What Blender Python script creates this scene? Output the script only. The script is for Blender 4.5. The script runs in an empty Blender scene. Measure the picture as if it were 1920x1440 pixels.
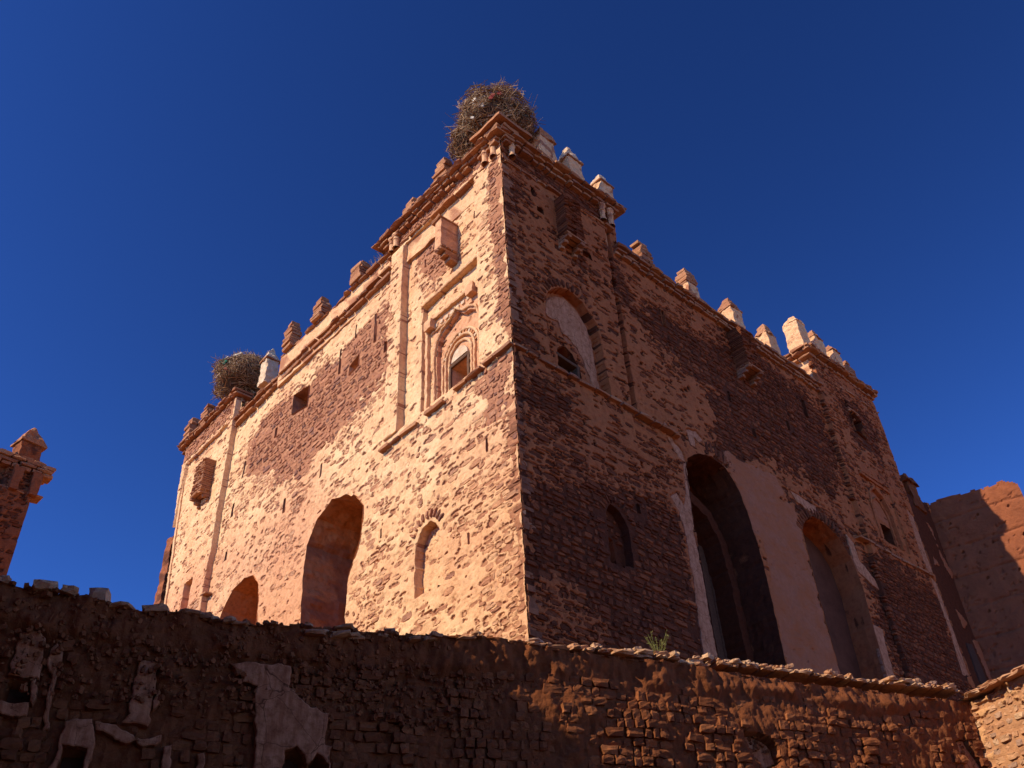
import bpy, bmesh, math, random
import numpy as np
from mathutils import Matrix, Vector
from mathutils.geometry import tessellate_polygon

scene = bpy.context.scene
col = scene.collection
rng = np.random.default_rng(7)
random.seed(7)

# ------------------------------------------------------------------ camera
cam_d = bpy.data.cameras.new('camera')
cam = bpy.data.objects.new('camera', cam_d)
col.objects.link(cam)
cam_d.sensor_width = 36.0
cam_d.lens = 33.023
cam_d.clip_end = 3000
cr = Vector((0.74252895, -0.66838025, -0.04380173))
cu = Vector((-0.38920368, -0.48375349, 0.78390245))
cf = Vector((0.54513416, 0.56502247, 0.61933703))
cam.matrix_world = Matrix(((cr.x, cu.x, -cf.x, -9.764), (cr.y, cu.y, -cf.y, -10.033), (cr.z, cu.z, -cf.z, 1.6), (0, 0, 0, 1)))
scene.camera = cam

# ------------------------------------------------------------------ sun and sky
SUN = Vector((-1.0, 0.225, 0.77)).normalized()
EL = math.asin(SUN.z)
world = bpy.data.worlds.new('World')
scene.world = world
world.use_nodes = True
wn, wl = world.node_tree.nodes, world.node_tree.links
sky = wn.new('ShaderNodeTexSky')
sky.sky_type = 'NISHITA'
sky.sun_disc = False
sky.sun_elevation = EL
sky.sun_rotation = math.atan2(SUN.x, SUN.y)
sky.altitude = 1900
sky.air_density = 1.0
sky.dust_density = 0.0
sky.ozone_density = 6.5
bg = wn['Background']
bg.inputs['Strength'].default_value = 0.05
hs = wn.new('ShaderNodeGamma')          # deep, contrasty blue of a dry high-altitude sky
hs.inputs['Gamma'].default_value = 1.8
wl.new(sky.outputs[0], hs.inputs['Color'])
wl.new(hs.outputs[0], bg.inputs['Color'])
sun_d = bpy.data.lights.new('sun', 'SUN')
sun_d.energy = 5.0
sun_d.angle = math.radians(0.5)
sun_d.color = (1.0, 0.85, 0.62)
sun = bpy.data.objects.new('sun', sun_d)
col.objects.link(sun)
sun.rotation_euler = SUN.to_track_quat('Z', 'Y').to_euler()
sun.location = (-30, 10, 40)
vs = scene.view_settings
vs.view_transform = 'Standard'
vs.look = 'None'
vs.exposure = 0.36
vs.gamma = 1.0
vs.use_curve_mapping = False

# ------------------------------------------------------------------ noise helpers
TAB = np.random.default_rng(99).random(65536)


def _h(ix, iy, s):
    k = (ix.astype(np.int64) * 73856093) ^ (iy.astype(np.int64) * 19349663) ^ (s * 83492791)
    k = (k ^ (k >> 13)) * 1274126177
    return TAB[(k ^ (k >> 16)) & 65535]


def vn(x, y, s=0):
    x = np.asarray(x, float); y = np.asarray(y, float)
    ix = np.floor(x); iy = np.floor(y)
    fx = x - ix; fy = y - iy
    fx = fx * fx * (3 - 2 * fx); fy = fy * fy * (3 - 2 * fy)
    a = _h(ix, iy, s); b = _h(ix + 1, iy, s); c = _h(ix, iy + 1, s); d = _h(ix + 1, iy + 1, s)
    return ((a * (1 - fx) + b * fx) * (1 - fy) + (c * (1 - fx) + d * fx) * fy) * 2 - 1


def fbm(x, y, o=4, s=0):
    t = 0; a = 1.0; n = 0
    for k in range(o):
        t = t + a * vn(x * 2 ** k + 17.3 * k, y * 2 ** k - 9.1 * k, s + k); n += a; a *= 0.5
    return t / n


def sstep(a, b, x):
    t = np.clip((x - a) / (b - a), 0, 1)
    return t * t * (3 - 2 * t)


def pdist(P, poly):
    """signed distance (negative inside) and nearest outline point"""
    P = np.asarray(P, float); V = np.asarray(poly, float)
    best = np.full(len(P), 1e9); near = np.zeros_like(P); inside = np.zeros(len(P), bool)
    for i in range(len(V)):
        a = V[i]; b = V[(i + 1) % len(V)]
        ab = b - a
        t = np.clip(((P - a) @ ab) / max(ab @ ab, 1e-12), 0, 1)
        q = a + t[:, None] * ab
        d = np.hypot(*(P - q).T)
        m = d < best
        best[m] = d[m]; near[m] = q[m]
        c = (a[1] > P[:, 1]) != (b[1] > P[:, 1])
        with np.errstate(divide='ignore', invalid='ignore'):
            xx = (b[0] - a[0]) * (P[:, 1] - a[1]) / (b[1] - a[1]) + a[0]
        inside ^= c & (P[:, 0] < xx)
    return np.where(inside, -best, best), near


def rough_poly(poly, step=0.06, amp=0.02, seed=0, closed=True, fr=6.0):
    V = np.asarray(poly, float); out = []
    n = len(V) if closed else len(V) - 1
    for i in range(n):
        a = V[i]; b = V[(i + 1) % len(V)]
        k = max(1, int(round(np.hypot(*(b - a)) / step)))
        for j in range(k):
            out.append(a + (b - a) * j / k)
    if not closed:
        out.append(V[-1])
    out = np.array(out)
    if amp:
        dx = fbm(out[:, 0] * fr, out[:, 1] * fr, 3, seed) * amp * 1.6
        dy = fbm(out[:, 0] * fr + 40, out[:, 1] * fr, 3, seed + 5) * amp * 1.6
        out = out + np.stack([dx, dy], 1)
    return out


# ------------------------------------------------------------------ object helpers
def mesh(name, V, F, mat=None, attrs=None, smooth=False):
    me = bpy.data.meshes.new(name)
    V = np.asarray(V, float)
    me.from_pydata(V.tolist(), [], [tuple(f) for f in F])
    if mat:
        me.materials.append(mat)
    for k, a in (attrs or {}).items():
        at = me.attributes.new(k, 'FLOAT', 'POINT')
        at.data.foreach_set('value', np.asarray(a, np.float32))
    if smooth:
        me.polygons.foreach_set('use_smooth', [True] * len(me.polygons))
    me.update()
    return me


def quadmesh(name, V, Q, mat, attrs=None, smooth=True):
    """fast path for big all-quad meshes"""
    me = bpy.data.meshes.new(name)
    nv, nf = len(V), len(Q)
    me.vertices.add(nv); me.vertices.foreach_set('co', np.ascontiguousarray(V, np.float32).ravel())
    me.loops.add(nf * 4); me.loops.foreach_set('vertex_index', np.ascontiguousarray(Q, np.int32).ravel())
    me.polygons.add(nf); me.polygons.foreach_set('loop_start', np.arange(0, nf * 4, 4, dtype=np.int32))
    me.materials.append(mat)
    for k, a in (attrs or {}).items():
        at = me.attributes.new(k, 'FLOAT', 'POINT')
        at.data.foreach_set('value', np.asarray(a, np.float32))
    me.update(calc_edges=True)
    me.polygons.foreach_set('use_smooth', np.full(nf, smooth) if np.isscalar(smooth) else smooth)
    return me


def link(name, me, parent=None, M=None, label=None, cat=None, kind=None, group=None):
    o = bpy.data.objects.new(name, me)
    col.objects.link(o)
    if parent:
        o.parent = parent
    if M is not None:
        o.matrix_local = M
    if label: o['label'] = label
    if cat: o['category'] = cat
    if kind: o['kind'] = kind
    if group: o['group'] = group
    return o


def thing(name, label, cat, loc=(0, 0, 0), group=None):
    o = link(name, None, None, Matrix.Translation(loc), label, cat, None, group)
    return o


class Face:
    def __init__(s, O, ang):
        s.O = np.array([O[0], O[1], 0.0])
        s.U = np.array([math.cos(ang), math.sin(ang), 0.0])
        s.N = np.array([s.U[1], -s.U[0], 0.0])
        s.flip = False

    def w(s, u, z, h):
        u, z, h = np.broadcast_arrays(np.asarray(u, float), np.asarray(z, float), np.asarray(h, float))
        P = s.O + u[..., None] * s.U + h[..., None] * s.N
        P[..., 2] += z
        return P

    def M(s, u, z, h, sx=1, sy=1, sz=1, roll=0.0, yaw=0.0):
        """local x -> U, y -> -N (into the wall), z -> up"""
        p = s.w(u, z, h)
        R = Matrix(((s.U[0], -s.N[0], 0), (s.U[1], -s.N[1], 0), (0, 0, 1))).to_4x4()
        return Matrix.Translation(p) @ R @ Matrix.Rotation(roll, 4, 'Y') @ Matrix.Rotation(yaw, 4, 'Z') @ Matrix.Diagonal((sx, sy, sz, 1))


# R: sunless face (runs along +x, looks to -y); L: sunlit face (runs along +y, looks to -x)
FR = Face((0, 0), 0.0)
FL = Face((0, 0), math.pi / 2 - 0.0253)
FL.N = -FL.N           # looks to -x
# foreground wall, wall at the right, ruin at the far right, tower at the left
FG = Face((-7.55, 0.30), math.atan2(-0.36508753, 0.9309732))
FW = Face((4.43, -4.40), math.radians(-110))
FB = Face((18.45, 0.05), math.atan2(-0.97, 0.24))
FB.N = FB.N if FB.N[0] < 0 else -FB.N
FA = Face((16.35, 0.10), 0.0)
FT = Face((-5.5, 9.45), math.pi)
FT.N = np.array([0, -1.0, 0])


# ------------------------------------------------------------------ materials
def nodes(name):
    m = bpy.data.materials.new(name)
    m.use_nodes = True
    nt = m.node_tree
    b = nt.nodes['Principled BSDF']
    b.inputs['Roughness'].default_value = 0.95
    b.inputs['Specular IOR Level'].default_value = 0.12
    return m, nt, b


def N(nt, t, **k):
    n = nt.nodes.new(t)
    for a, v in k.items():
        setattr(n, a, v)
    return n


def noise(nt, vec, scale, detail=6, rough=0.6):
    n = N(nt, 'ShaderNodeTexNoise')
    n.inputs['Scale'].default_value = scale
    n.inputs['Detail'].default_value = detail
    n.inputs['Roughness'].default_value = rough
    nt.links.new(vec, n.inputs['Vector'])
    return n.outputs['Fac']


def ramp(nt, fac, stops):
    r = N(nt, 'ShaderNodeValToRGB')
    e = r.color_ramp.elements
    while len(e) < len(stops):
        e.new(0.5)
    for i, (p, c) in enumerate(stops):
        e[i].position = p
        e[i].color = (*c, 1)
    nt.links.new(fac, r.inputs['Fac'])
    return r.outputs['Color']


def mix(nt, fac, a, b, mode='MIX'):
    n = N(nt, 'ShaderNodeMix', data_type='RGBA', blend_type=mode)
    for s, v in ((n.inputs[0], fac), (n.inputs[6], a), (n.inputs[7], b)):
        if hasattr(v, 'links') or hasattr(v, 'is_linked'):
            nt.links.new(v, s)
        elif isinstance(v, tuple):
            s.default_value = (*v, 1)
        else:
            s.default_value = v
    return n.outputs[2]


def math_(nt, op, a, b=0.0, clamp=False):
    n = N(nt, 'ShaderNodeMath', operation=op, use_clamp=clamp)
    for i, v in enumerate((a, b)):
        if hasattr(v, 'is_linked'):
            nt.links.new(v, n.inputs[i])
        else:
            n.inputs[i].default_value = v
    return n.outputs[0]


def attr(nt, name):
    a = N(nt, 'ShaderNodeAttribute')
    a.attribute_name = name
    return a.outputs['Fac']


def bump(nt, b, h, dist=0.02, strength=0.6):
    n = N(nt, 'ShaderNodeBump')
    n.inputs['Distance'].default_value = dist
    n.inputs['Strength'].default_value = strength
    nt.links.new(h, n.inputs['Height'])
    nt.links.new(n.outputs[0], b.inputs['Normal'])


def wall_mat(name, plaster_a, plaster_b, mortar_a, mortar_b, white=(0.66, 0.5, 0.42), tintc=(0.56, 0.33, 0.225)):
    """clay render over rubble masonry; the masks are mesh attributes of the built relief"""
    m, nt, b = nodes(name)
    p = N(nt, 'ShaderNodeNewGeometry').outputs['Position']
    n1 = noise(nt, p, 1.3, 5); n2 = noise(nt, p, 9, 8, 0.7); n3 = noise(nt, p, 45, 4, 0.7)
    pl = mix(nt, ramp(nt, n1, [(0.35, (0, 0, 0)), (0.65, (1, 1, 1))]), plaster_a, plaster_b)
    pl = mix(nt, math_(nt, 'MULTIPLY', attr(nt, 'tint'), 1.0), pl, tintc)
    pl = mix(nt, 0.8, pl, ramp(nt, n2, [(0.28, (0.5, 0.42, 0.36)), (0.5, (0.95, 0.93, 0.9)), (0.72, (1.15, 1.13, 1.1))]), 'MULTIPLY')
    pl = mix(nt, ramp(nt, n3, [(0.66, (0, 0, 0)), (0.74, (0.7, 0.7, 0.7))]), pl, mortar_b)
    mo = mix(nt, ramp(nt, n2, [(0.35, (0, 0, 0)), (0.65, (1, 1, 1))]), mortar_a, mortar_b)
    e = math_(nt, 'ADD', attr(nt, 'plaster'), math_(nt, 'MULTIPLY', math_(nt, 'SUBTRACT', n3, 0.5), 0.5))
    c = mix(nt, ramp(nt, e, [(0.42, (0, 0, 0)), (0.58, (1, 1, 1))]), mo, pl)
    wh = mix(nt, ramp(nt, n2, [(0.3, (0, 0, 0)), (0.7, (1, 1, 1))]), white, tuple(v * 0.72 for v in white))
    wh = mix(nt, ramp(nt, n1, [(0.42, (0, 0, 0)), (0.62, (0.8, 0.8, 0.8))]), wh, plaster_b)
    e2 = math_(nt, 'ADD', attr(nt, 'white'), math_(nt, 'MULTIPLY', math_(nt, 'SUBTRACT', n2, 0.5), 0.8))
    c = mix(nt, ramp(nt, e2, [(0.45, (0, 0, 0)), (0.55, (1, 1, 1))]), c, wh)
    nt.links.new(c, b.inputs['Base Color'])
    bump(nt, b, math_(nt, 'ADD', n3, math_(nt, 'MULTIPLY', n2, 1.5)), 0.018, 0.7)
    return m


def stone_mat(name, stops):
    m, nt, b = nodes(name)
    oi = N(nt, 'ShaderNodeObjectInfo').outputs['Random']
    p = N(nt, 'ShaderNodeNewGeometry').outputs['Position']
    f = math_(nt, 'FRACT', math_(nt, 'ADD', oi, attr(nt, 'rnd')))
    n2 = noise(nt, p, 14, 8, 0.7)
    c = ramp(nt, f, stops)
    c = mix(nt, 0.75, c, ramp(nt, n2, [(0.3, (0.55, 0.52, 0.5)), (0.7, (1.2, 1.18, 1.15))]), 'MULTIPLY')
    nt.links.new(c, b.inputs['Base Color'])
    bump(nt, b, n2, 0.025, 0.8)
    return m


def plain_mat(name, a, b_, scale=8, bd=0.015, rough=0.95):
    m, nt, b = nodes(name)
    p = N(nt, 'ShaderNodeNewGeometry').outputs['Position']
    n2 = noise(nt, p, scale, 8, 0.68)
    c = mix(nt, ramp(nt, n2, [(0.33, (0, 0, 0)), (0.67, (1, 1, 1))]), a, b_)
    nt.links.new(c, b.inputs['Base Color'])
    b.inputs['Roughness'].default_value = rough
    bump(nt, b, noise(nt, p, scale * 4, 6, 0.7), bd, 0.7)
    return m


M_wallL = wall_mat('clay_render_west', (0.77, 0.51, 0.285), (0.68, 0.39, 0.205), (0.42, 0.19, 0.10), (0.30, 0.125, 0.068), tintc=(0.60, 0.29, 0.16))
M_wallR = wall_mat('clay_render_shade_copy', (0.445, 0.150, 0.056), (0.365, 0.116, 0.043), (0.125, 0.037, 0.016), (0.078, 0.024, 0.011), (0.42, 0.160, 0.082), (0.34, 0.104, 0.040))  # same render as the west face, with shade put into its darker, redder colour
M_bounce = wall_mat('bounce_toned_clay', (0.66, 0.31, 0.13), (0.58, 0.25, 0.10), (0.46, 0.19, 0.085), (0.34, 0.135, 0.062), tintc=(0.60, 0.255, 0.10))  # redder tone stands for orange bounce light inside the west arches
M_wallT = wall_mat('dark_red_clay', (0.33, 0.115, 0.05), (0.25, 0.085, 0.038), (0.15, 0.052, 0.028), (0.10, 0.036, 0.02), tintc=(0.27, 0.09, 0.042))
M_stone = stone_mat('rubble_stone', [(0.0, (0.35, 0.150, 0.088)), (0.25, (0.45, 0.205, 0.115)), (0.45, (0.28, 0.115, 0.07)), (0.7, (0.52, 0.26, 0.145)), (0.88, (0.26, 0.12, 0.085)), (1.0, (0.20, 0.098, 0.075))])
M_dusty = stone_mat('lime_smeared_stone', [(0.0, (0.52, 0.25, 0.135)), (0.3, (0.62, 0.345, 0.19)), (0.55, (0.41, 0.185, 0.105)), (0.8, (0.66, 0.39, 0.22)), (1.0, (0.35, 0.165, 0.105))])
M_stoneR = stone_mat('rubble_stone_shade_copy', [(0.0, (0.165, 0.049, 0.022)), (0.35, (0.215, 0.067, 0.029)), (0.6, (0.10, 0.031, 0.015)), (0.85, (0.29, 0.095, 0.039)), (1.0, (0.12, 0.040, 0.022))])  # copy of the rubble stone with the south face's shade painted in
M_slab = stone_mat('slate_slab', [(0.0, (0.42, 0.19, 0.095)), (0.4, (0.33, 0.14, 0.075)), (0.75, (0.46, 0.225, 0.115)), (1.0, (0.29, 0.135, 0.085))])
M_cope = stone_mat('coping_stone', [(0.0, (0.50, 0.27, 0.145)), (0.4, (0.43, 0.21, 0.115)), (0.8, (0.56, 0.35, 0.21)), (1.0, (0.34, 0.20, 0.145))])
M_pale = plain_mat('pale_lime_plaster', (0.66, 0.51, 0.36), (0.48, 0.31, 0.19), 7)
def streak_mat(name, a, b_, c_):
    m, nt, b = nodes(name)
    p = N(nt, 'ShaderNodeNewGeometry').outputs['Position']
    mp = N(nt, 'ShaderNodeMapping'); mp.inputs['Scale'].default_value = (9, 9, 1.1)
    nt.links.new(p, mp.inputs['Vector'])
    n1 = noise(nt, mp.outputs[0], 1.6, 6, .65); n2 = noise(nt, p, 9, 8, .7)
    c = mix(nt, ramp(nt, n1, [(0.38, (0, 0, 0)), (0.62, (1, 1, 1))]), a, b_)
    c = mix(nt, ramp(nt, n2, [(0.45, (0, 0, 0)), (0.68, (1, 1, 1))]), c, c_)
    v = N(nt, 'ShaderNodeTexVoronoi', feature='DISTANCE_TO_EDGE'); v.inputs['Scale'].default_value = 3.2
    wv = N(nt, 'ShaderNodeMixRGB'); wv.inputs[0].default_value = .12
    nt.links.new(p, wv.inputs[1]); nt.links.new(N(nt, 'ShaderNodeTexNoise').outputs['Color'], wv.inputs[2]); nt.links.new(wv.outputs[0], v.inputs['Vector'])
    cr = ramp(nt, v.outputs['Distance'], [(0.0, (1, 1, 1)), (0.012, (0, 0, 0))])
    c = mix(nt, cr, c, tuple(x * .45 for x in c_))
    nt.links.new(c, b.inputs['Base Color'])
    bump(nt, b, n2, 0.03, 0.8)
    return m


M_gyps = streak_mat('pinkish_gypsum', (0.52, 0.25, 0.14), (0.42, 0.185, 0.095), (0.27, 0.10, 0.046))
M_gypd = streak_mat('weathered_gypsum', (0.50, 0.225, 0.115), (0.34, 0.13, 0.06), (0.21, 0.072, 0.029))
M_pier = plain_mat('old_pink_render', (0.46, 0.20, 0.092), (0.36, 0.145, 0.064), 3.5, 0.012)
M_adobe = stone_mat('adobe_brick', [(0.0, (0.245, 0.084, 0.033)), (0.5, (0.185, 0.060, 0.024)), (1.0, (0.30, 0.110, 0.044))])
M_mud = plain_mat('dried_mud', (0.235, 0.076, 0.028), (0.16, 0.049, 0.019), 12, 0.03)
M_ruin = plain_mat('rammed_earth', (0.29, 0.094, 0.042), (0.21, 0.066, 0.030), 3, 0.06)
M_ground = plain_mat('earth_ground', (0.33, 0.145, 0.065), (0.27, 0.112, 0.05), 0.7, 0.05)
M_wood = plain_mat('old_wood', (0.16, 0.085, 0.05), (0.09, 0.048, 0.03), 18, 0.01)
M_dark = plain_mat('interior_shade', (0.10, 0.055, 0.038), (0.07, 0.04, 0.03), 4)  # dark tone painted on opening backs in place of deep interior shade
M_grey = plain_mat('grey_cement', (0.14, 0.056, 0.032), (0.09, 0.035, 0.02), 2.5, 0.008)
M_twig = stone_mat('dry_twigs', [(0.0, (0.30, 0.18, 0.10)), (0.35, (0.45, 0.29, 0.165)), (0.65, (0.14, 0.078, 0.045)), (0.85, (0.34, 0.21, 0.12)), (1.0, (0.66, 0.50, 0.33))])
M_core = plain_mat('nest_core', (0.11, 0.07, 0.045), (0.06, 0.04, 0.028), 10)
M_rag = plain_mat('pale_rag', (0.72, 0.66, 0.56), (0.55, 0.48, 0.38), 6)
M_ragg = plain_mat('green_rag', (0.03, 0.16, 0.10), (0.02, 0.09, 0.06), 6)
M_ragr = plain_mat('red_rag', (0.33, 0.06, 0.045), (0.22, 0.04, 0.03), 6)
M_leaf = plain_mat('dry_green_leaf', (0.24, 0.22, 0.07), (0.13, 0.14, 0.04), 20)


# ------------------------------------------------------------------ unit pieces
def stone_unit(seed):
    """irregular flat rubble stone: front at y=-0.5, back at y=0.5; 30 triangles"""
    r = np.random.default_rng(seed); n = 10
    a = np.arange(n) / n * 2 * np.pi + r.uniform(-0.2, 0.2, n)
    e = 0.42
    x = np.sign(np.cos(a)) * np.abs(np.cos(a)) ** e * 0.5 * r.uniform(0.84, 1.04, n)
    z = np.sign(np.sin(a)) * np.abs(np.sin(a)) ** e * 0.5 * r.uniform(0.78, 1.04, n)
    V = [(x[i], 0.5, z[i]) for i in range(n)]
    V += [(x[i] * 0.97, -0.18 + r.uniform(-.06, .06), z[i] * 0.95) for i in range(n)]
    sh = r.uniform(0.70, 0.86, n)
    V += [(x[i] * sh[i] + r.uniform(-.02, .02), -0.5 + r.uniform(-.1, .14), z[i] * sh[i]) for i in range(n)]
    V.append((r.uniform(-.1, .1), -0.52 + r.uniform(-.1, .1), r.uniform(-.1, .1)))
    F = []
    for i in range(n):
        j = (i + 1) % n
        F.append((i, j, n + j, n + i)); F.append((n + i, n + j, 2 * n + j, 2 * n + i)); F.append((2 * n + i, 2 * n + j, 3 * n))
    return np.array(V), F


def box_unit(seed, nx=3, ny=2, nz=2, amp=0.05, round_=0.12):
    """rough block on a shared lattice, unit size, centred"""
    r = np.random.default_rng(seed)
    idx = {}; V = []
    def v(i, j, k):
        key = (i, j, k)
        if key not in idx:
            p = np.array([i / nx - .5, j / ny - .5, k / nz - .5])
            q = np.abs(p) * 2
            ex = (q > .99).sum()
            if ex >= 2:
                p = p * (1 - round_ * (0.55 if ex == 2 else 0.85) * (q > .99))
            idx[key] = len(V); V.append(p + r.uniform(-amp, amp, 3))
        return idx[key]
    F = []
    for i in range(nx):
        for k in range(nz):
            F.append((v(i, 0, k), v(i + 1, 0, k), v(i + 1, 0, k + 1), v(i, 0, k + 1)))
            F.append((v(i, ny, k), v(i, ny, k + 1), v(i + 1, ny, k + 1), v(i + 1, ny, k)))
    for j in range(ny):
        for k in range(nz):
            F.append((v(0, j, k), v(0, j, k + 1), v(0, j + 1, k + 1), v(0, j + 1, k)))
            F.append((v(nx, j, k), v(nx, j + 1, k), v(nx, j + 1, k + 1), v(nx, j, k + 1)))
    for i in range(nx):
        for j in range(ny):
            F.append((v(i, j, 0), v(i, j + 1, 0), v(i + 1, j + 1, 0), v(i + 1, j, 0)))
            F.append((v(i, j, nz), v(i + 1, j, nz), v(i + 1, j + 1, nz), v(i, j + 1, nz)))
    return np.array(V), F


STONES = [stone_unit(100 + i) for i in range(14)]
BLOCKS = [box_unit(300 + i, 2, 1, 2, 0.05) for i in range(10)]
ADOBE = [box_unit(500 + i, 2, 1, 3, 0.075, 0.16) for i in range(14)]


def unit_meshes(kind, units, mat):
    return [mesh(f'{kind}', V, F, mat, {'rnd': np.zeros(len(V))}) for V, F in units]


ST_L = unit_meshes('rubble_stone', STONES, M_stone)
ST_D = unit_meshes('rubble_stone', STONES, M_dusty)
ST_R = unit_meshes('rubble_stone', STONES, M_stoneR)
SLAB = unit_meshes('slab', BLOCKS, M_slab)
M_quoin = stone_mat('corner_stone', [(0.0, (0.26, 0.105, 0.055)), (0.5, (0.34, 0.15, 0.08)), (1.0, (0.19, 0.078, 0.045))])
BLK_L = unit_meshes('quoin', [box_unit(330 + i, 2, 2, 1, .035, .04) for i in range(10)], M_quoin)
ROUGH = [box_unit(340 + i, 3, 2, 2, .075, .16) for i in range(10)]
COPE = unit_meshes('coping_stone', ROUGH, M_cope)
ADB = unit_meshes('adobe_brick', ADOBE, M_adobe)


def merged(name, items, units, mat, parent, kind='stuff', smooth=False):
    """items: (unit index, Matrix) joined into one mesh"""
    Vs, Fs, R = [], [], []; off = 0
    for k, M in items:
        V, F = units[k]
        A = np.array(M)
        Vs.append(V @ A[:3, :3].T + A[:3, 3])
        Fs += [tuple(i + off for i in f) for f in F]
        R.append(np.full(len(V), random.random())); off += len(V)
    if not Vs:
        return None
    me = mesh(name, np.concatenate(Vs), Fs, mat, {'rnd': np.concatenate(R)}, smooth)
    return link(name, me, parent, kind=kind)


def rough_box(sx, sy, sz, res=0.08, amp=0.015, seed=0, top=1.0, freq=6, course=0.0):
    """box standing on z=0, subdivided and weathered; top = taper of the upper end"""
    nx, ny, nz = (max(1, int(round(s / res))) for s in (sx, sy, sz))
    V, F = box_unit(seed, nx, ny, nz, 0.0, 0.0)
    V = V + np.array([0, 0, .5])
    t = 1 + (top - 1) * V[:, 2:3]
    P = np.concatenate([V[:, :1] * t * sx, V[:, 1:2] * t * sy, V[:, 2:3] * sz], 1)
    d = np.stack([fbm(P[:, 1] * freq + P[:, 0] * freq * .7, P[:, 2] * freq, 3, seed),
                  fbm(P[:, 0] * freq + 31, P[:, 2] * freq + P[:, 1] * freq * .7, 3, seed + 3),
                  fbm(P[:, 0] * freq + 57, P[:, 1] * freq + 13, 3, seed + 6)], 1) * amp * 1.8
    if course:
        ph = np.sin(P[:, 2] / course * 2 * np.pi)
        P[:, :2] *= (1 + 0.05 * np.sign(ph) * np.abs(ph) ** .5 / max(.3, sx))[:, None]
    return P + d, F


def prism(face, poly, h0, h1, name, mat, parent, kind=None, attrs=None):
    """flat plate following an outline on a face, from depth h0 out to h1"""
    P = np.asarray(poly, float); n = len(P)
    area = np.sum(P[:, 0] * np.roll(P[:, 1], -1) - np.roll(P[:, 0], -1) * P[:, 1])
    if area < 0:
        P = P[::-1]
    c = P.mean(0)
    T = np.roll(P, -1, 0) - np.roll(P, 1, 0); T /= np.maximum(np.hypot(*T.T), 1e-9)[:, None]
    In = P + np.stack([-T[:, 1], T[:, 0]], 1) * min(.012, (h1 - h0) * .3)
    V = np.concatenate([face.w(P[:, 0], P[:, 1], h0), face.w(P[:, 0], P[:, 1], h1 - .008), face.w(In[:, 0], In[:, 1], h1)])
    tri = tessellate_polygon([[Vector((x, z, 0)) for x, z in In]])
    F = []
    for i in range(n):
        j = (i + 1) % n
        F.append((i, j, n + j, n + i)); F.append((n + i, n + j, 2 * n + j, 2 * n + i))
    F += [tuple(2 * n + q for q in t) for t in tri]
    me = mesh(name, V, F)
    me.materials.append(mat)
    for k in (attrs or {}):
        at = me.attributes.new(k, 'FLOAT', 'POINT'); at.data.foreach_set('value', np.full(len(me.vertices), attrs[k], np.float32))
    return link(name, me, parent, kind=kind)


def bar(face, pts, wid, h0, h1, name, mat, parent, seed=0, step=0.08, amp=0.008, closed=False, pl=1.0):
    """moulding of rectangular section run along a line on a face"""
    P = rough_poly(pts, step, amp, seed, closed)
    n = len(P)
    T = np.gradient(P, axis=0); T /= np.maximum(np.hypot(*T.T), 1e-9)[:, None]
    Q = np.stack([-T[:, 1], T[:, 0]], 1)
    r = np.random.default_rng(seed)
    w = wid * .5 * (1 + r.uniform(-.12, .12, n))[:, None]
    hh = h1 + r.uniform(-.012, .012, n)
    a, b = P + Q * w, P - Q * w
    rows = [face.w(a[:, 0], a[:, 1], h0), face.w(a[:, 0], a[:, 1], hh - .01), face.w(P[:, 0], P[:, 1], hh + .004),
            face.w(b[:, 0], b[:, 1], hh - .01), face.w(b[:, 0], b[:, 1], h0)]
    V = np.concatenate(rows); F = []
    for k in range(4):
        for i in range(n - 1):
            F.append((k * n + i, k * n + i + 1, (k + 1) * n + i + 1, (k + 1) * n + i))
    F.append(tuple(k * n for k in range(5))); F.append(tuple(k * n + n - 1 for k in range(4, -1, -1)))
    me = mesh(name, V, F, mat, {'plaster': np.full(len(V), pl), 'tint': np.full(len(V), .25), 'white': np.zeros(len(V)), 'rnd': np.zeros(len(V))})
    return link(name, me, parent)


def arc(cx, cz, r, a0, a1, n=14, rz=None):
    rz = rz or r
    return [(cx + r * math.cos(math.radians(a0 + (a1 - a0) * i / n)), cz + rz * math.sin(math.radians(a0 + (a1 - a0) * i / n))) for i in range(n + 1)]


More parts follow.
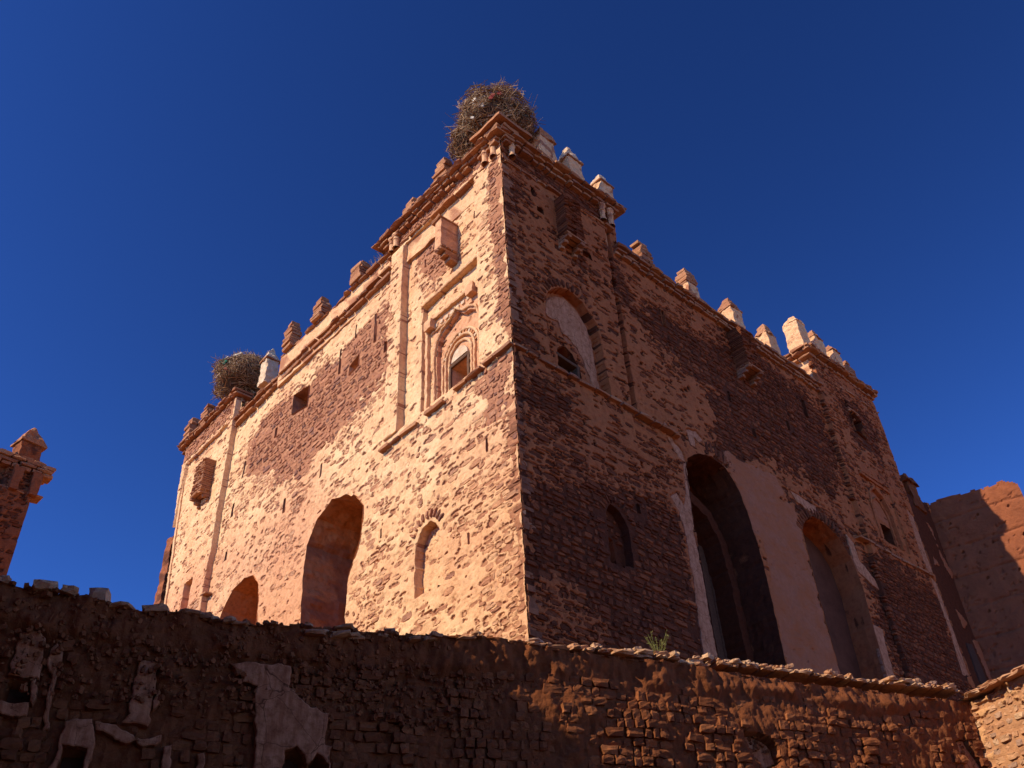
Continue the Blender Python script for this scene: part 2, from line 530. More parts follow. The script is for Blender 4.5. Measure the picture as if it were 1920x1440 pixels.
# ------------------------------------------------------------------ facade: weathered render over rubble, with real openings
def facade(face, name, mat, us, zs, parent, seed, top=None, steps=None, crisp=(), openings=(), zones=(), prob=None,
           tint=None, white=(), flats=(), whole=(), side=None, thick=0.03, crackamt=0.02, deep=1.0, wob=0.025):
    nu, nz = len(us), len(zs)
    U, Z = np.meshgrid(us, zs)            # rows: z, cols: u
    du = np.gradient(us)[None, :] * np.ones_like(U); dz = np.gradient(zs)[:, None] * np.ones_like(U)
    cell = np.maximum(du, dz)
    dead = np.zeros(U.shape, bool)
    H = wob * fbm(U * .6, Z * .6, 3, seed)
    if steps is not None:
        H = H + steps(U, Z)

    def window(poly, pad):
        P = np.asarray(poly)
        i0, i1 = np.searchsorted(us, [P[:, 0].min() - pad, P[:, 0].max() + pad])
        k0, k1 = np.searchsorted(zs, [P[:, 1].min() - pad, P[:, 1].max() + pad])
        return slice(k0, k1), slice(i0, i1)
    hole = []
    for poly, depth in list(crisp) + [(o, None) for o in openings]:
        sl = window(poly, .15)
        sh = U[sl].shape
        P = np.stack([U[sl].ravel(), Z[sl].ravel()], 1)
        d, q = pdist(P, poly); c = cell[sl].ravel()
        on = np.abs(d) < c * .62
        P[on] = q[on]
        if depth is not None:
            ins = (~on) & (d < 0)
            ring = ins & (d > -c * 1.5)
            v = P[ring] - q[ring]; ln = np.maximum(np.hypot(*v.T), 1e-6)[:, None]
            P[ring] = q[ring] + v / ln * (c[ring] * .22)[:, None]
            hh = H[sl].ravel(); hh[ins] += depth; H[sl] = hh.reshape(sh)
        else:
            hole.append(poly)
        U[sl] = P[:, 0].reshape(sh); Z[sl] = P[:, 1].reshape(sh)
    # where the render has fallen off altogether
    def zone(u, z, e0=.16, e1=-.22):
        u = np.asarray(u); z = np.asarray(z)
        best = np.zeros(u.shape)
        for poly, soft in zones:
            P = np.stack([u.ravel(), z.ravel()], 1)
            bb = np.asarray(poly)
            m = (P[:, 0] > bb[:, 0].min() - .7) & (P[:, 0] < bb[:, 0].max() + .7) & (P[:, 1] > bb[:, 1].min() - .7) & (P[:, 1] < bb[:, 1].max() + .7)
            s = np.full(len(P), 9.0)
            if m.any():
                s[m] = pdist(P[m], poly)[0]
            s = s + 1.1 * soft * fbm(P[:, 0] * 1.7, P[:, 1] * 2.4, 5, seed + 40) + .35 * soft * vn(P[:, 0] * 6.5, P[:, 1] * 10, seed + 46)
            best = np.maximum(best, sstep(e0, e1, s).reshape(u.shape))
        for poly in whole:
            P = np.stack([u.ravel(), z.ravel()], 1); bb = np.asarray(poly)
            m = (P[:, 0] > bb[:, 0].min() - .3) & (P[:, 0] < bb[:, 0].max() + .3) & (P[:, 1] > bb[:, 1].min() - .3) & (P[:, 1] < bb[:, 1].max() + .3)
            s = np.full(len(P), 9.0)
            if m.any():
                s[m] = pdist(P[m], poly)[0] + .05 * fbm(P[m][:, 0] * 5, P[m][:, 1] * 5, 3, seed + 44)
            best = best * sstep(-.02, .02, s).reshape(u.shape)
        return best
    full = zone(U, Z)
    pm = 1 - full
    # stones in courses
    ind = []; z = zs[0]
    z = zs[np.argmax(np.diff(zs) < .1)]
    r = np.random.default_rng(seed)
    ng = fbm(us[None, :] * 7 + 0 * zs[:, None], zs[:, None] * 9 + 0 * us[None, :], 3, seed + 60)
    while z < zs[-1]:
        ch = r.uniform(.06, .10) if r.random() < .55 else r.uniform(.10, .17); u = us[0] - r.uniform(0, .2)
        while u < us[-1]:
            L = (r.uniform(.12, .42) if ch > .10 else r.uniform(.10, .34)) * (1 + .35 * float(vn(u * .8, z * .8, seed + 5)))
            ind.append((u + L / 2, z + ch / 2 + r.uniform(-.02, .02), L - .02, ch * r.uniform(.75, .95), r.random(), r.random()))
            u += L
        z += ch
    ind = np.array(ind)
    tz = top(ind[:, 0]) if top is not None else np.full(len(ind), zs[-1])
    keep = (ind[:, 1] + ind[:, 3] / 2 < tz - .02) & (ind[:, 0] - ind[:, 2] / 2 > us[0] - .012) & (ind[:, 0] + ind[:, 2] / 2 < us[-1] + .01)
    for poly in hole + list(flats) + list(whole):
        keep &= pdist(ind[:, :2], poly)[0] > ind[:, 2] * .42
    for poly, dpt in crisp:
        keep &= np.abs(pdist(ind[:, :2], poly)[0]) > np.minimum(ind[:, 2] * .45, .16)
    if side is not None:
        keep &= ind[:, 0] + ind[:, 2] / 2 < side(ind[:, 1]) + .02
    ind = ind[keep]
    hc = np.zeros(len(ind))
    for poly, dpt in crisp:
        hc += np.where(pdist(ind[:, :2], poly)[0] < 0, dpt, 0)
    fz = zone(ind[:, 0], ind[:, 1])
    pr = prob(ind[:, 0], ind[:, 1]) + .7 * fbm(ind[:, 0] * .8, ind[:, 1] * .9, 3, seed + 70)
    pr = pr + .45 * zone(ind[:, 0], ind[:, 1], .75, -.1)
    peek = (fz < .5) & (ind[:, 4] < pr)
    hc = hc[(fz >= .5) | peek]
    ind = ind[(fz >= .5) | peek]; isf = fz[(fz >= .5) | peek] >= .5
    for (u, zc, L, ch, a, b), f in zip(ind, isf):
        if f: continue
        i0, i1 = np.searchsorted(us, [u - L * .75, u + L * .75]); k0, k1 = np.searchsorted(zs, [zc - ch, zc + ch])
        if i1 <= i0 or k1 <= k0: continue
        x = (U[k0:k1, i0:i1] - u) / (L * .5); y = (Z[k0:k1, i0:i1] - zc) / (ch * .5)
        d = (np.abs(x) ** 2.6 + np.abs(y) ** 2.6) ** (1 / 2.6) + .45 * ng[k0:k1, i0:i1] + (b - .5) * .3
        pm[k0:k1, i0:i1] = np.minimum(pm[k0:k1, i0:i1], sstep(.66, 1.14, d))
    # chipped specks and hairline cracks in the render
    chip = sstep(.36, .52, fbm(U * 5.5, Z * 9, 3, seed + 80)); pm = np.minimum(pm, 1 - chip)
    pm = sstep(.40, .60, pm + .42 * fbm(U * 11, Z * 15, 3, seed + 81))       # ragged broken lips
    wt = np.zeros(U.shape)
    for poly in white:
        sl = window(poly, .1)
        P = np.stack([U[sl].ravel(), Z[sl].ravel()], 1)
        d = pdist(P, poly)[0] + .05 * fbm(P[:, 0] * 8, P[:, 1] * 8, 3, seed + 85)
        wt[sl] = np.maximum(wt[sl], sstep(.01, -.01, d).reshape(U[sl].shape))
    pm = np.maximum(pm, wt)
    fl = np.zeros(U.shape)
    for poly in flats:
        sl = window(poly, .1)
        d = pdist(np.stack([U[sl].ravel(), Z[sl].ravel()], 1), poly)[0]
        fl[sl] = np.maximum(fl[sl], (d < .03).astype(float).reshape(U[sl].shape))
    crack = sstep(.04, .0, np.abs(fbm(U * 2.2, Z * 4.5, 4, seed + 90))) * sstep(-.15, .2, fbm(U * 1.1, Z * 1.1, 2, seed + 95))
    flake = sstep(-.02, .02, fbm(U * 1.7, Z * 2.8, 5, seed + 91)) + sstep(.16, .19, fbm(U * 2.6 + 9, Z * 3.9, 5, seed + 92))
    rough = fbm(U * 14, Z * 18, 3, seed + 20)
    lay = thick * pm + pm * (.009 * fbm(U * 4, Z * 5, 3, seed + 30) + .005 * rough - .009 * flake) - crackamt * crack * pm \
        + (1 - pm) * deep * (.016 * rough - .014)
    H = H + lay * (1 - fl) + fl * (-.012)
    tn = (tint(U, Z) if tint is not None else 0 * U)
    V = face.w(U, Z, H).reshape(-1, 3)
    I = np.arange(nu * nz).reshape(nz, nu)
    Q = np.stack([I[:-1, :-1], I[:-1, 1:], I[1:, 1:], I[1:, :-1]], -1).reshape(-1, 4)
    C = np.stack([(U[:-1, :-1] + U[1:, 1:] + U[:-1, 1:] + U[1:, :-1]).ravel() / 4, (Z[:-1, :-1] + Z[1:, 1:] + Z[:-1, 1:] + Z[1:, :-1]).ravel() / 4], 1)
    ok = np.ones(len(Q), bool)
    for poly in hole:
        ok &= pdist(C, poly)[0] > 0.002
    if top is not None:
        ok &= C[:, 1] < top(C[:, 0])
    if side is not None:
        ok &= C[:, 0] < side(C[:, 1])
    Q = Q[ok]
    if np.dot(np.cross(face.U, (0, 0, 1.0)), face.N) < 0:
        Q = Q[:, ::-1]
    used = np.zeros(len(V), bool); used[Q.ravel()] = True
    remap = np.cumsum(used) - 1
    hq = H.ravel()[Q]
    flat = (hq.max(1) - hq.min(1)) > .024
    me = quadmesh(name, V[used], remap[Q], mat, {'plaster': pm.ravel()[used], 'tint': np.clip(tn, 0, 1).ravel()[used], 'white': wt.ravel()[used]}, ~flat)
    o = link(name, me, parent)
    bz = steps(ind[:, 0], ind[:, 1]) if steps is not None else 0 * ind[:, 0]
    hb = bz + hc + wob * fbm(ind[:, 0] * .6, ind[:, 1] * .6, 3, seed)
    return o, ind, isf, hb + (thick - .03) * .6


CAMP = np.array([-9.764, -10.033, 1.6])


def stones_of(face, ind, isf, hb, parent, root, meshes, mat, limit, proud=(0.0, .028), dusty=None):
    r = np.random.default_rng(5)
    cand = []
    for (u, z, L, ch, a, b), f, h in zip(ind, isf, hb):
        dep = .10
        front = h + (r.uniform(*proud) if f else r.uniform(-.006, .026))
        M = face.M(u, z, front - dep / 2, L * 1.02, dep, ch * 1.02, r.uniform(-.06, .06))
        dd = np.linalg.norm(face.w(u, z, 0) - CAMP)
        area = L * ch / dd ** 2 * (1 if z > 7.6 else .001)
        cand.append((area, r.integers(len(STONES)), M, bool(f) or dusty is None))
    cand.sort(key=lambda c: -c[0])
    for a, k, M, bare in cand[:limit]:
        link('rubble_stone', meshes[k] if bare else dusty[0][k], parent, M)
    merged('rubble_stone', [(k, M) for a, k, M, bare in cand[limit:] if bare], STONES, mat, root)
    if dusty is not None:
        merged('lime_smeared_stone', [(k, M) for a, k, M, bare in cand[limit:] if not bare], STONES, dusty[1], root)


def reveal(face, poly, depth, name, mat, back_mat, parent, seed=0, amp=.02, pl=.6, h0=.03, hb=0.0):
    """jambs and soffit of an opening plus what closes it at the back"""
    P = np.asarray(poly, float); n = len(P)
    rows = max(2, int(depth / .1) + 1); V = []; A = []
    cen = P.mean(0)
    for k in range(rows):
        t = k / (rows - 1)
        nz = fbm(np.arange(n) * .35 + seed, np.full(n, t * depth * 5), 3, seed) * amp * min(1, t * 6)
        q = P - cen; ln = np.hypot(*q.T)[:, None]
        W = P + q / ln * nz[:, None] * 1.5
        V.append(face.w(W[:, 0], W[:, 1], np.full(n, hb + h0 - t * (depth + h0)))); A.append(np.clip(.5 + 1.1 * fbm(W[:, 1] * 2 + seed, np.full(n, t * 3), 3, seed + 2) + (pl - .5), 0, 1))
    V = np.concatenate(V); A = np.concatenate(A); F = []
    for k in range(rows - 1):
        for i in range(n):
            j = (i + 1) % n
            F.append((k * n + i, k * n + j, (k + 1) * n + j, (k + 1) * n + i))
    me = mesh(name, V, F, mat, {'plaster': A, 'tint': np.full(len(V), .7), 'white': np.zeros(len(V))})
    o = link(name, me, parent)
    if back_mat:
        cc = P.mean(0)
        prism(face, cc + (P - cc) * 1.02, hb - depth - .05, hb - depth + .01, 'back_wall', back_mat, o)
    return o


def ugrid(L, a=.025, b=.05, u0=0.0):
    us = [u0]
    while us[-1] < L:
        us.append(us[-1] + a + (b - a) * (us[-1] - u0) / (L - u0))
    us[-1] = L
    return np.array(us)


# ------------------------------------------------------------------ the ground
gv = [(-900, -900, 0), (900, -900, 0), (900, 900, 0), (-900, 900, 0)]
link('ground', mesh('ground', gv, [(0, 1, 2, 3)], M_ground), kind='structure')

# ------------------------------------------------------------------ THE KASBAH
kas = thing('ruined_kasbah', 'large ruined earthen kasbah with corner towers, arched doorways and stork nests on its roof', 'kasbah')
ZS = np.concatenate([np.arange(0.0, 7.2, .8), np.arange(7.2, 20.36, .0195)])

# ---- west face (sunlit)
def stepsL(u, z):
    u = np.asarray(u, float); z = np.asarray(z, float)
    h = np.where(u < 4.3, .10, 0.0)
    h = h - np.where((u > 13.1) & (u < 16.1) & (z > 13.3) & (z < 19.3), .10, 0)
    return h


bigarch = rough_poly([(5.5, 8.0), (5.55, 10.9), (5.14, 11.65), (5.12, 12.45), (5.45, 12.85), (5.9, 13.12), (6.5, 13.27), (7.1, 13.05), (7.5, 12.5), (7.52, 11.6), (7.42, 10.4), (7.38, 8.0)], .07, .022, 3)
smallarch = rough_poly([(9.62, 9.0), (9.66, 11.9), (9.8, 12.45), (10.15, 12.84), (10.65, 12.96), (11.25, 12.86), (11.7, 12.45), (11.95, 11.8), (12.1, 9.0)], .08, .012, 4)
nicheL = rough_poly([(2.25, 9.36), (2.24, 10.5), (2.32, 10.68), (2.52, 10.82), (2.78, 10.76), (2.98, 10.5), (3.03, 10.1), (2.98, 9.36)], .06, .008, 5)
slitL = rough_poly([(2.13, 9.3), (2.13, 10.2), (2.22, 10.36), (2.28, 10.2), (2.26, 9.3)], .06, .012, 6)
putlogL = [rough_poly(p, .07, .012, 7 + i) for i, p in enumerate([
    [(8.3, 17.1), (8.3, 17.82), (9.15, 17.98), (9.15, 17.3)], [(5.78, 16.88), (5.78, 17.24), (6.2, 17.12), (6.22, 16.84)]])]
slits = [(5.1, 17.68, .09, .95), (6.74, 17.65, .08, .85), (8.95, 14.3, .12, .4), (12.1, 15.66, .14, .45), (11.75, 16.85, .12, .6), (7.18, 14.45, .1, .4), (12.05, 14.2, .14, .28),
         (1.1, 18.42, .05, .25), (3.04, 18.37, .06, .26), (4.58, 16.68, .12, .3), (6.03, 18.2, .06, .45), (10.0, 17.2, .12, .3), (1.35, 9.9, .05, .22), (.75, 11.6, .06, .3), (4.2, 11.3, .06, .2)]
slitsL = [rough_poly([(u - w / 2, z - h / 2), (u + w / 2, z - h / 2), (u + w * .4, z + h / 2), (u - w * .5, z + h / 2)], .05, .014, 20 + i) for i, (u, z, w, h) in enumerate(slits)]
panel_rect = [(.9, 13.63), (3.12, 13.63), (3.12, 16.93), (.9, 16.93)]
ogee = rough_poly([(1.22, 13.7), (1.2, 15.25), (1.3, 15.62), (1.52, 15.78), (1.72, 15.82), (1.84, 15.93), (1.97, 16.06), (2.08, 15.94), (2.26, 15.86), (2.5, 15.74), (2.66, 15.5), (2.7, 15.2), (2.68, 13.7)], .06, .006, 8)
winL = [(1.70, 13.82), (2.26, 13.82), (2.26, 14.6), (1.70, 14.6)]
niche_farL = [(13.95, 13.35), (14.5, 13.35), (14.5, 14.35), (13.95, 14.35)]


def topL(u):
    u = np.asarray(u, float)
    t = np.where(u < 4.62, 20.22, np.where(u < 10.1, 19.88, np.where(u < 12.7, 19.32, 20.1)))
    return t + .03 * vn(u * 5, 0 * u, 3)


def tintL(u, z):
    t = sstep(5.0, 8.5, u) * .55 * sstep(15.2, 13.8, z) + .35 * sstep(12.9, 11.5, z) * sstep(3, 0, u)
    t = t + .75 * sstep(.05, -.05, np.abs(u - 2.0) - .85) * sstep(.05, -.05, np.abs(z - 14.95) - 1.3)
    return t + .45 * fbm(u * .5, z * .5, 4, 77) + .12


def probL(u, z):
    p = np.full(np.shape(u), .34)
    p = np.where((z < 13.5) & (u < 5.2), .5, p)
    p = np.where((u > 3.1) & (u < 4.35) & (z > 13.6), .18, p)
    p = np.where((u > .45) & (u < 1.6) & (z > 17), .08, p)
    p = np.where((u > 5) & (z < 14), .22, p)
    p = np.where((u > 12.8), .28, p)
    p = np.where((u > 4.6) & (z > 18.2), .05, p)
    p = np.where((u > .9) & (u < 3.15) & (z > 13.6) & (z < 16.95), .12, p)
    return p


zonesL = [([(4.36, 18.04), (5.25, 18.23), (6.72, 17.87), (8.97, 18.19), (10.82, 18.35), (12.08, 17.61), (11.44, 16.44), (9.55, 15.38), (8.23, 14.6), (7.54, 14.9), (6.4, 15.33), (5.22, 15.5), (4.36, 15.9)], .55),
          ([(-.1, 13.7), (-.1, 19.4), (.4, 19.4), (.42, 17.25), (.36, 15.86), (.3, 14.4)], .2),
          ([(2.96, 19.3), (2.29, 19.51), (1.97, 19.41), (2.2, 17.5), (2.7, 17.3), (3.4, 18.89)], .3),
          ([(-.05, 13.5), (1.04, 13.42), (1.39, 12.97), (.6, 12.11), (-.1, 12.07)], .4),
          ([(-.1, 19.62), (4.6, 19.62), (4.6, 20.4), (-.1, 20.4)], .06),
          ([(4.3, 19.25), (12.7, 19.25), (12.7, 20.3), (4.3, 20.3)], .05),
          ([(-.1, 8.0), (.14, 8.0), (.16, 12), (-.1, 12)], .12),
          ([(12.85, 19.4), (16.5, 19.4), (16.5, 20.4), (12.85, 20.4)], .1)]
us = ugrid(16.42, .0185, .042, -.085)
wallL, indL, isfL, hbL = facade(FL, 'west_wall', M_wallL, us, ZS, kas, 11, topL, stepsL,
                                crisp=[([(.9, 13.62), (3.74, 13.62), (3.74, 19.55), (.9, 19.55)], -.15), ([(3.74, 13.62), (4.26, 13.62), (4.26, 19.5), (3.74, 19.5)], .05),
                                       ([(12.78, 2), (16.6, 2), (16.6, 21), (12.78, 21)], .17), (panel_rect, -.12), (ogee, -.10), (nicheL, -.2), (niche_farL, -.25)],
                                openings=[bigarch, smallarch, slitL] + [winL] + putlogL + slitsL, zones=zonesL, prob=probL, tint=tintL, thick=.021, deep=.65, side=lambda z: 16.42 - .125 * np.clip(19.4 - np.asarray(z), 0, 9) + .03 * vn(np.asarray(z) * 4, 0 * np.asarray(z), 12))

# ---- south face (in shade)
def stepsR(u, z):
    u = np.asarray(u, float); z = np.asarray(z, float)
    h = np.where(u < 3.36, .08, 0.0)
    h = h + np.where(u > 12.75, .12, 0.0)
    h = h - np.where((u > 3.36) & (u < 3.62) & (z > 13.5) & (z < 19.6), .13, 0)
    h = h - np.where(z < 13.5, .0, 0)
    return h


door1 = rough_poly([(4.95, 6.0), (4.95, 10.2), (4.97, 11.25), (5.04, 12.75), (5.2, 13.1), (5.65, 13.42), (6.15, 13.55), (6.65, 13.42), (7.02, 12.95), (7.2, 12.2), (7.33, 11.2), (7.32, 8.7), (7.32, 6.0)], .09, .015, 31)
door2 = rough_poly([(9.5, 6.0), (9.47, 11.5), (9.5, 12.75), (9.75, 13.18), (10.2, 13.4), (10.7, 13.42), (11.3, 13.18), (11.7, 12.65), (11.82, 11.9), (11.74, 10.5), (11.66, 6.0)], .09, .015, 32)
nicheR = rough_poly([(.92, 13.62), (.93, 15.2), (1.05, 15.65), (1.35, 15.98), (1.75, 16.12), (2.15, 15.98), (2.5, 15.6), (2.62, 15.1), (2.74, 13.62)], .07, .015, 33)
winR = rough_poly([(1.36, 13.55), (2.08, 13.55), (2.06, 14.12), (1.86, 14.46), (1.62, 14.55), (1.4, 14.42)], .08, .03, 39)
niche2R = rough_poly([(2.05, 9.5), (2.1, 10.55), (2.25, 10.8), (2.5, 10.75), (2.7, 10.4), (2.72, 9.6)], .07, .02, 34)
slit2R = rough_poly([(2.28, 9.5), (2.3, 10.2), (2.42, 10.15), (2.44, 9.5)], .06, .015, 35)
farwin = rough_poly([(13.75, 13.9), (13.8, 15.1), (13.95, 15.5), (14.3, 15.78), (14.7, 15.55), (14.9, 15.1), (14.95, 13.9)], .07, .01, 36)
farpanel = [(13.5, 13.86), (13.5, 16.12), (15.2, 16.12), (15.2, 13.86)]
farhole = rough_poly([(14.15, 13.92), (14.7, 13.92), (14.7, 14.6), (14.15, 14.62)], .07, .02, 37)
holeR = rough_poly([(14.2, 17.75), (14.75, 17.7), (14.8, 18.35), (14.45, 18.62), (14.2, 18.4)], .07, .05, 38)
slitsR = [rough_poly([(u - w / 2, z - h / 2), (u + w / 2, z - h / 2), (u + w * .4, z + h / 2), (u - w * .5, z + h / 2)], .05, .014, 60 + i) for i, (u, z, w, h) in enumerate(
    [(.85, 18.75, .1, .3), (5.35, 17.4, .13, .55), (11.6, 17.5, .12, .6), (7.6, 16.0, .08, .3), (10.3, 16.3, .1, .3), (1.05, 18.25, .22, .16), (2.55, 17.75, .3, .2), (3.1, 11.0, .08, .2), (8.4, 15.2, .08, .25)])]


def topR(u):
    u = np.asarray(u, float)
    t = np.where(u < 3.9, 20.22, np.where(u < 12.75, 18.95, 20.1))
    return t + .03 * vn(u * 5, 0 * u, 4)


def probR(u, z):
    p = np.full(np.shape(u), .42)
    p = np.where((u < 3.4) & (z > 13.6), .42, p)
    p = np.where((z < 13.5) & (u < 4.9), .58, p)
    p = np.where((z < 11.6) & (u < 4.9), .72, p)
    p = np.where((u > 3.6) & (u < 12.7) & (z > 17.9), .07, p)
    p = np.where((u > 3.6) & (u < 6) & (z < 17.9) & (z > 13.5), .32, p)
    p = np.where((u > 11.8) & (z < 13.3), .55, p)
    return p


zonesR = [([(3.73, 17.11), (5.3, 17.75), (7.17, 17.5), (8.3, 18.6), (9.2, 18.6), (11.14, 18.27), (12.44, 18.11), (12.7, 16.76), (12.6, 15.8), (11.64, 14.6), (9.73, 14.64), (8.31, 14.55), (6.9, 13.6), (6.4, 13.5), (6.45, 14.5), (6.8, 16.02), (5.87, 16.06), (4.28, 16.48)], .5),
          ([(.0, 10.2), (1.19, 10.9), (2.04, 11.0), (3.39, 11.5), (4.4, 11.2), (4.6, 10.25), (4.62, 8.7), (4.6, 6.5), (2.4, 6.5), (1.6, 8.2), (.5, 8.8), (-.1, 8.4)], .45),
          ([(12.4, 13.0), (13.27, 13.3), (16.2, 13.4), (16.2, 10.24), (12.5, 8.0), (12.2, 11.13)], .6),
          ([(9.4, 13.44), (10.4, 13.95), (11.54, 13.75), (12.3, 13.3), (11.9, 12.6), (10.69, 13.4), (9.6, 13.2)], .2),
          ([(0, 15.0), (.3, 14.5), (.6, 13.9), (.05, 13.7)], .25), ([(.49, 13), (1.45, 12.8), (1.0, 12.0), (.1, 12.14)], .3),
          ([(13.6, 19.0), (15.2, 19.2), (15.9, 18.2), (15.2, 17.0), (13.9, 17.2)], .4),
          ([(-.1, 19.45), (3.8, 19.45), (3.8, 20.3), (-.1, 20.3)], .08),
          ([(-.1, 6), (.12, 6), (.12, 19.5), (-.1, 19.5)], .1),
          ([(1.5, 17.6), (2.4, 17.5), (3.0, 16.9), (2.2, 16.8)], .3),
          ([(.0, 18.6), (.5, 18.4), (.4, 17.6), (0, 17.5)], .25),
          ([(3.62, 18.4), (3.95, 18.2), (4.2, 17.2), (3.62, 16.6)], .2)]
PL = {
 'strip_one': [(5.02, 12.84), (5.12, 12.96), (5.04, 12.06), (4.99, 11.32), (4.90, 11.19), (4.94, 10.74), (4.96, 10.02), (4.93, 8.22), (4.93, 6.4), (4.5, 6.4), (4.5, 8.13), (4.61, 10.04), (4.64, 11.01), (4.51, 11.53), (4.38, 11.7), (4.33, 11.79), (4.54, 11.97), (4.76, 11.71), (4.9, 12.14)],
 'drip_one': [(4.57, 13.83), (4.7, 13.74), (4.79, 13.34), (5.02, 13.23), (5.09, 12.97), (4.92, 12.94), (4.72, 13.2), (4.56, 13.46)],
 'drip_two': [(5.39, 13.96), (5.75, 14.09), (5.96, 13.91), (5.81, 13.81), (5.64, 13.89), (5.61, 13.57), (5.45, 13.55), (5.41, 13.76)],
 'pier': [(6.81, 13.94), (6.96, 14.05), (7.33, 13.94), (7.88, 14.01), (8.9, 14.06), (9.09, 13.66), (8.71, 13.37), (9.21, 13.4), (9.45, 13.18), (9.43, 12.8), (9.41, 12.21), (9.46, 11.51), (9.43, 10.69), (9.42, 10.17), (9.5, 9.01), (9.5, 6.4), (7.36, 6.4), (7.36, 8.72), (7.36, 9.97), (7.37, 10.68), (7.58, 10.88), (7.57, 11.88), (7.24, 11.88), (7.2, 12.28), (7.08, 12.9), (6.82, 13.38)],
 'patch_three': [(9.41, 13.9), (9.87, 13.88), (10.57, 13.82), (10.5, 13.56), (9.98, 13.58), (9.68, 13.65)],
 'strip_two': [(11.84, 13.45), (12.11, 13.25), (12.14, 12.79), (12.67, 12.42), (12.8, 12.08), (12.32, 12.23), (11.87, 12.41), (11.8, 12.67)],
 'strip_three': [(11.82, 10.96), (12.24, 10.9), (12.15, 10.33), (12.13, 9.42), (12.13, 6.4), (11.7, 6.4), (11.7, 9.35), (11.72, 10.08)],
 'edge_one': [(16.1, 15.73), (16.36, 15.55), (16.36, 14.37), (16.36, 13.66), (16.1, 13.65), (15.95, 14.37)],
 'edge_two': [(16.1, 13.49), (16.36, 13.36), (16.36, 12.52), (16.38, 11.79), (16.36, 11.28), (16.36, 10.6), (15.97, 10.56), (16.1, 11.51), (16.15, 12.61)]}
PL = {k: rough_poly(rough_poly(v, .06, .02, 70 + i), .03, .016, 170 + i, True, 14) for i, (k, v) in enumerate(PL.items())}
us = ugrid(16.4, .0185, .042, -.105)
PIER = PL.pop('pier')
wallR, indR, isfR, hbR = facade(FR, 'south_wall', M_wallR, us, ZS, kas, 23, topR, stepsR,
                                crisp=[(nicheR, -.22), (niche2R, -.18), (farpanel, -.05), (farwin, -.09)],
                                openings=[door1, door2, winR, slit2R, farhole, holeR] + slitsR, zones=zonesR, prob=probR,
                                tint=lambda u, z: .25 + .4 * fbm(u * .6, z * .6, 3, 78) - .25 * ((u > 7.3) & (u < 9.5) & (z < 14)),
                                white=[[(1.1, 15.3), (1.2, 15.7), (1.6, 16.05), (2.1, 15.92), (2.45, 15.5), (2.5, 13.9), (2.3, 13.9), (2.15, 14.4), (1.9, 14.75), (1.75, 14.7), (1.6, 15.05), (1.4, 15.0)],
                                       [(13.85, 15.1), (14.3, 15.75), (14.85, 15.2), (14.85, 13.95), (14.75, 13.95), (14.72, 14.7), (14.1, 14.75)], [(.05, 15.5), (.3, 15.55), (.3, 15.0), (.08, 14.95)], PIER],
                                flats=list(PL.values()), whole=[PIER])
nL = 170
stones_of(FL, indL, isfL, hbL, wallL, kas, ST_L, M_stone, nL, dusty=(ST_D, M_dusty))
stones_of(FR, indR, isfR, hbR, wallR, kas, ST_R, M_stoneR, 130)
for k, p in PL.items():
    prism(FR, p, -.06, .016 + (.10 if k.startswith('edge') else 0), 'plaster_patch', M_gyps, kas)

r = np.random.default_rng(31); z = 7.1; items = []
while z < 19.4:
    t = r.uniform(.06, .11); a_, b_ = r.uniform(.16, .34), r.uniform(.16, .34)
    M_ = Matrix.Translation((-.10 + a_ / 2 - r.uniform(-.012, .012), -.10 + b_ / 2 - r.uniform(-.012, .012), z + t / 2)) @ Matrix.Rotation(r.uniform(-.08, .08), 4, 'Z') @ Matrix.Diagonal((a_, b_, t * 1.06, 1))
    if r.random() < .55:
        link('quoin', BLK_L[r.integers(10)], kas, M_)
    z += t

# rest of the block: hidden walls, roofs, upper tower blocks
def block(name, x0, x1, y0, y1, z0, z1, mat, seed, res=.3, amp=.02, parent=kas, **k):
    V, F = rough_box(x1 - x0, y1 - y0, z1 - z0, res, amp, seed, **k)
    V = V + np.array([(x0 + x1) / 2, (y0 + y1) / 2, z0])
    me = mesh(name, V, F, mat, {'plaster': np.clip(.6 + fbm(V[:, 0] * 3 + V[:, 1] * 2, V[:, 2] * 3, 3, seed), 0, 1), 'tint': np.full(len(V), .3), 'white': np.zeros(len(V))})
    return link(name, me, parent)


block('east_wall', 16.05, 16.38, .05, 16.2, 0, 19.0, M_wallR, 1, 1.0)
block('north_wall', .5, 16.04, 14.6, 15.0, 0, 19.0, M_wallR, 2, 1.0)
block('roof', .45, 15.9, .2, 15.88, 18.5, 18.8, M_mud, 3, 1.0)
block('tower_top', .06, 3.75, .06, 4.5, 18.9, 20.2, M_wallL, 4)
block('tower_top', 12.76, 16.36, -.10, 4.2, 18.6, 20.2, M_wallL, 5, .12)
block('tower_top', .5, 4.6, 12.8, 16.36, 18.6, 20.2, M_wallL, 6)
# parapet walls behind the middle ledges
block('parapet', 4.0, 12.7, .17, .62, 18.8, 19.36, M_wallL, 8, .12)
block('parapet', .12, .5, 4.6, 10.1, 18.8, 19.9, M_wallL, 9, .2)
# sloping weathering above the south ledge
n = 60
xs = np.linspace(3.75, 12.76, n)
zt = 19.36 + .03 * vn(xs * 3, xs * 0, 5)
V = np.concatenate([np.stack([xs, np.full(n, -.14), np.full(n, 18.95)], 1), np.stack([xs, .02 + 0 * xs, (18.97 + zt) / 2 + .03 + .02 * vn(xs * 4, xs * 0 + 3, 6)], 1), np.stack([xs, .18 + 0 * xs, zt], 1)])
F = [(r_ * n + i, r_ * n + i + 1, (r_ + 1) * n + i + 1, (r_ + 1) * n + i) for r_ in range(2) for i in range(n - 1)]
link('weathering', mesh('weathering', V, F, M_pale, smooth=False), kas)

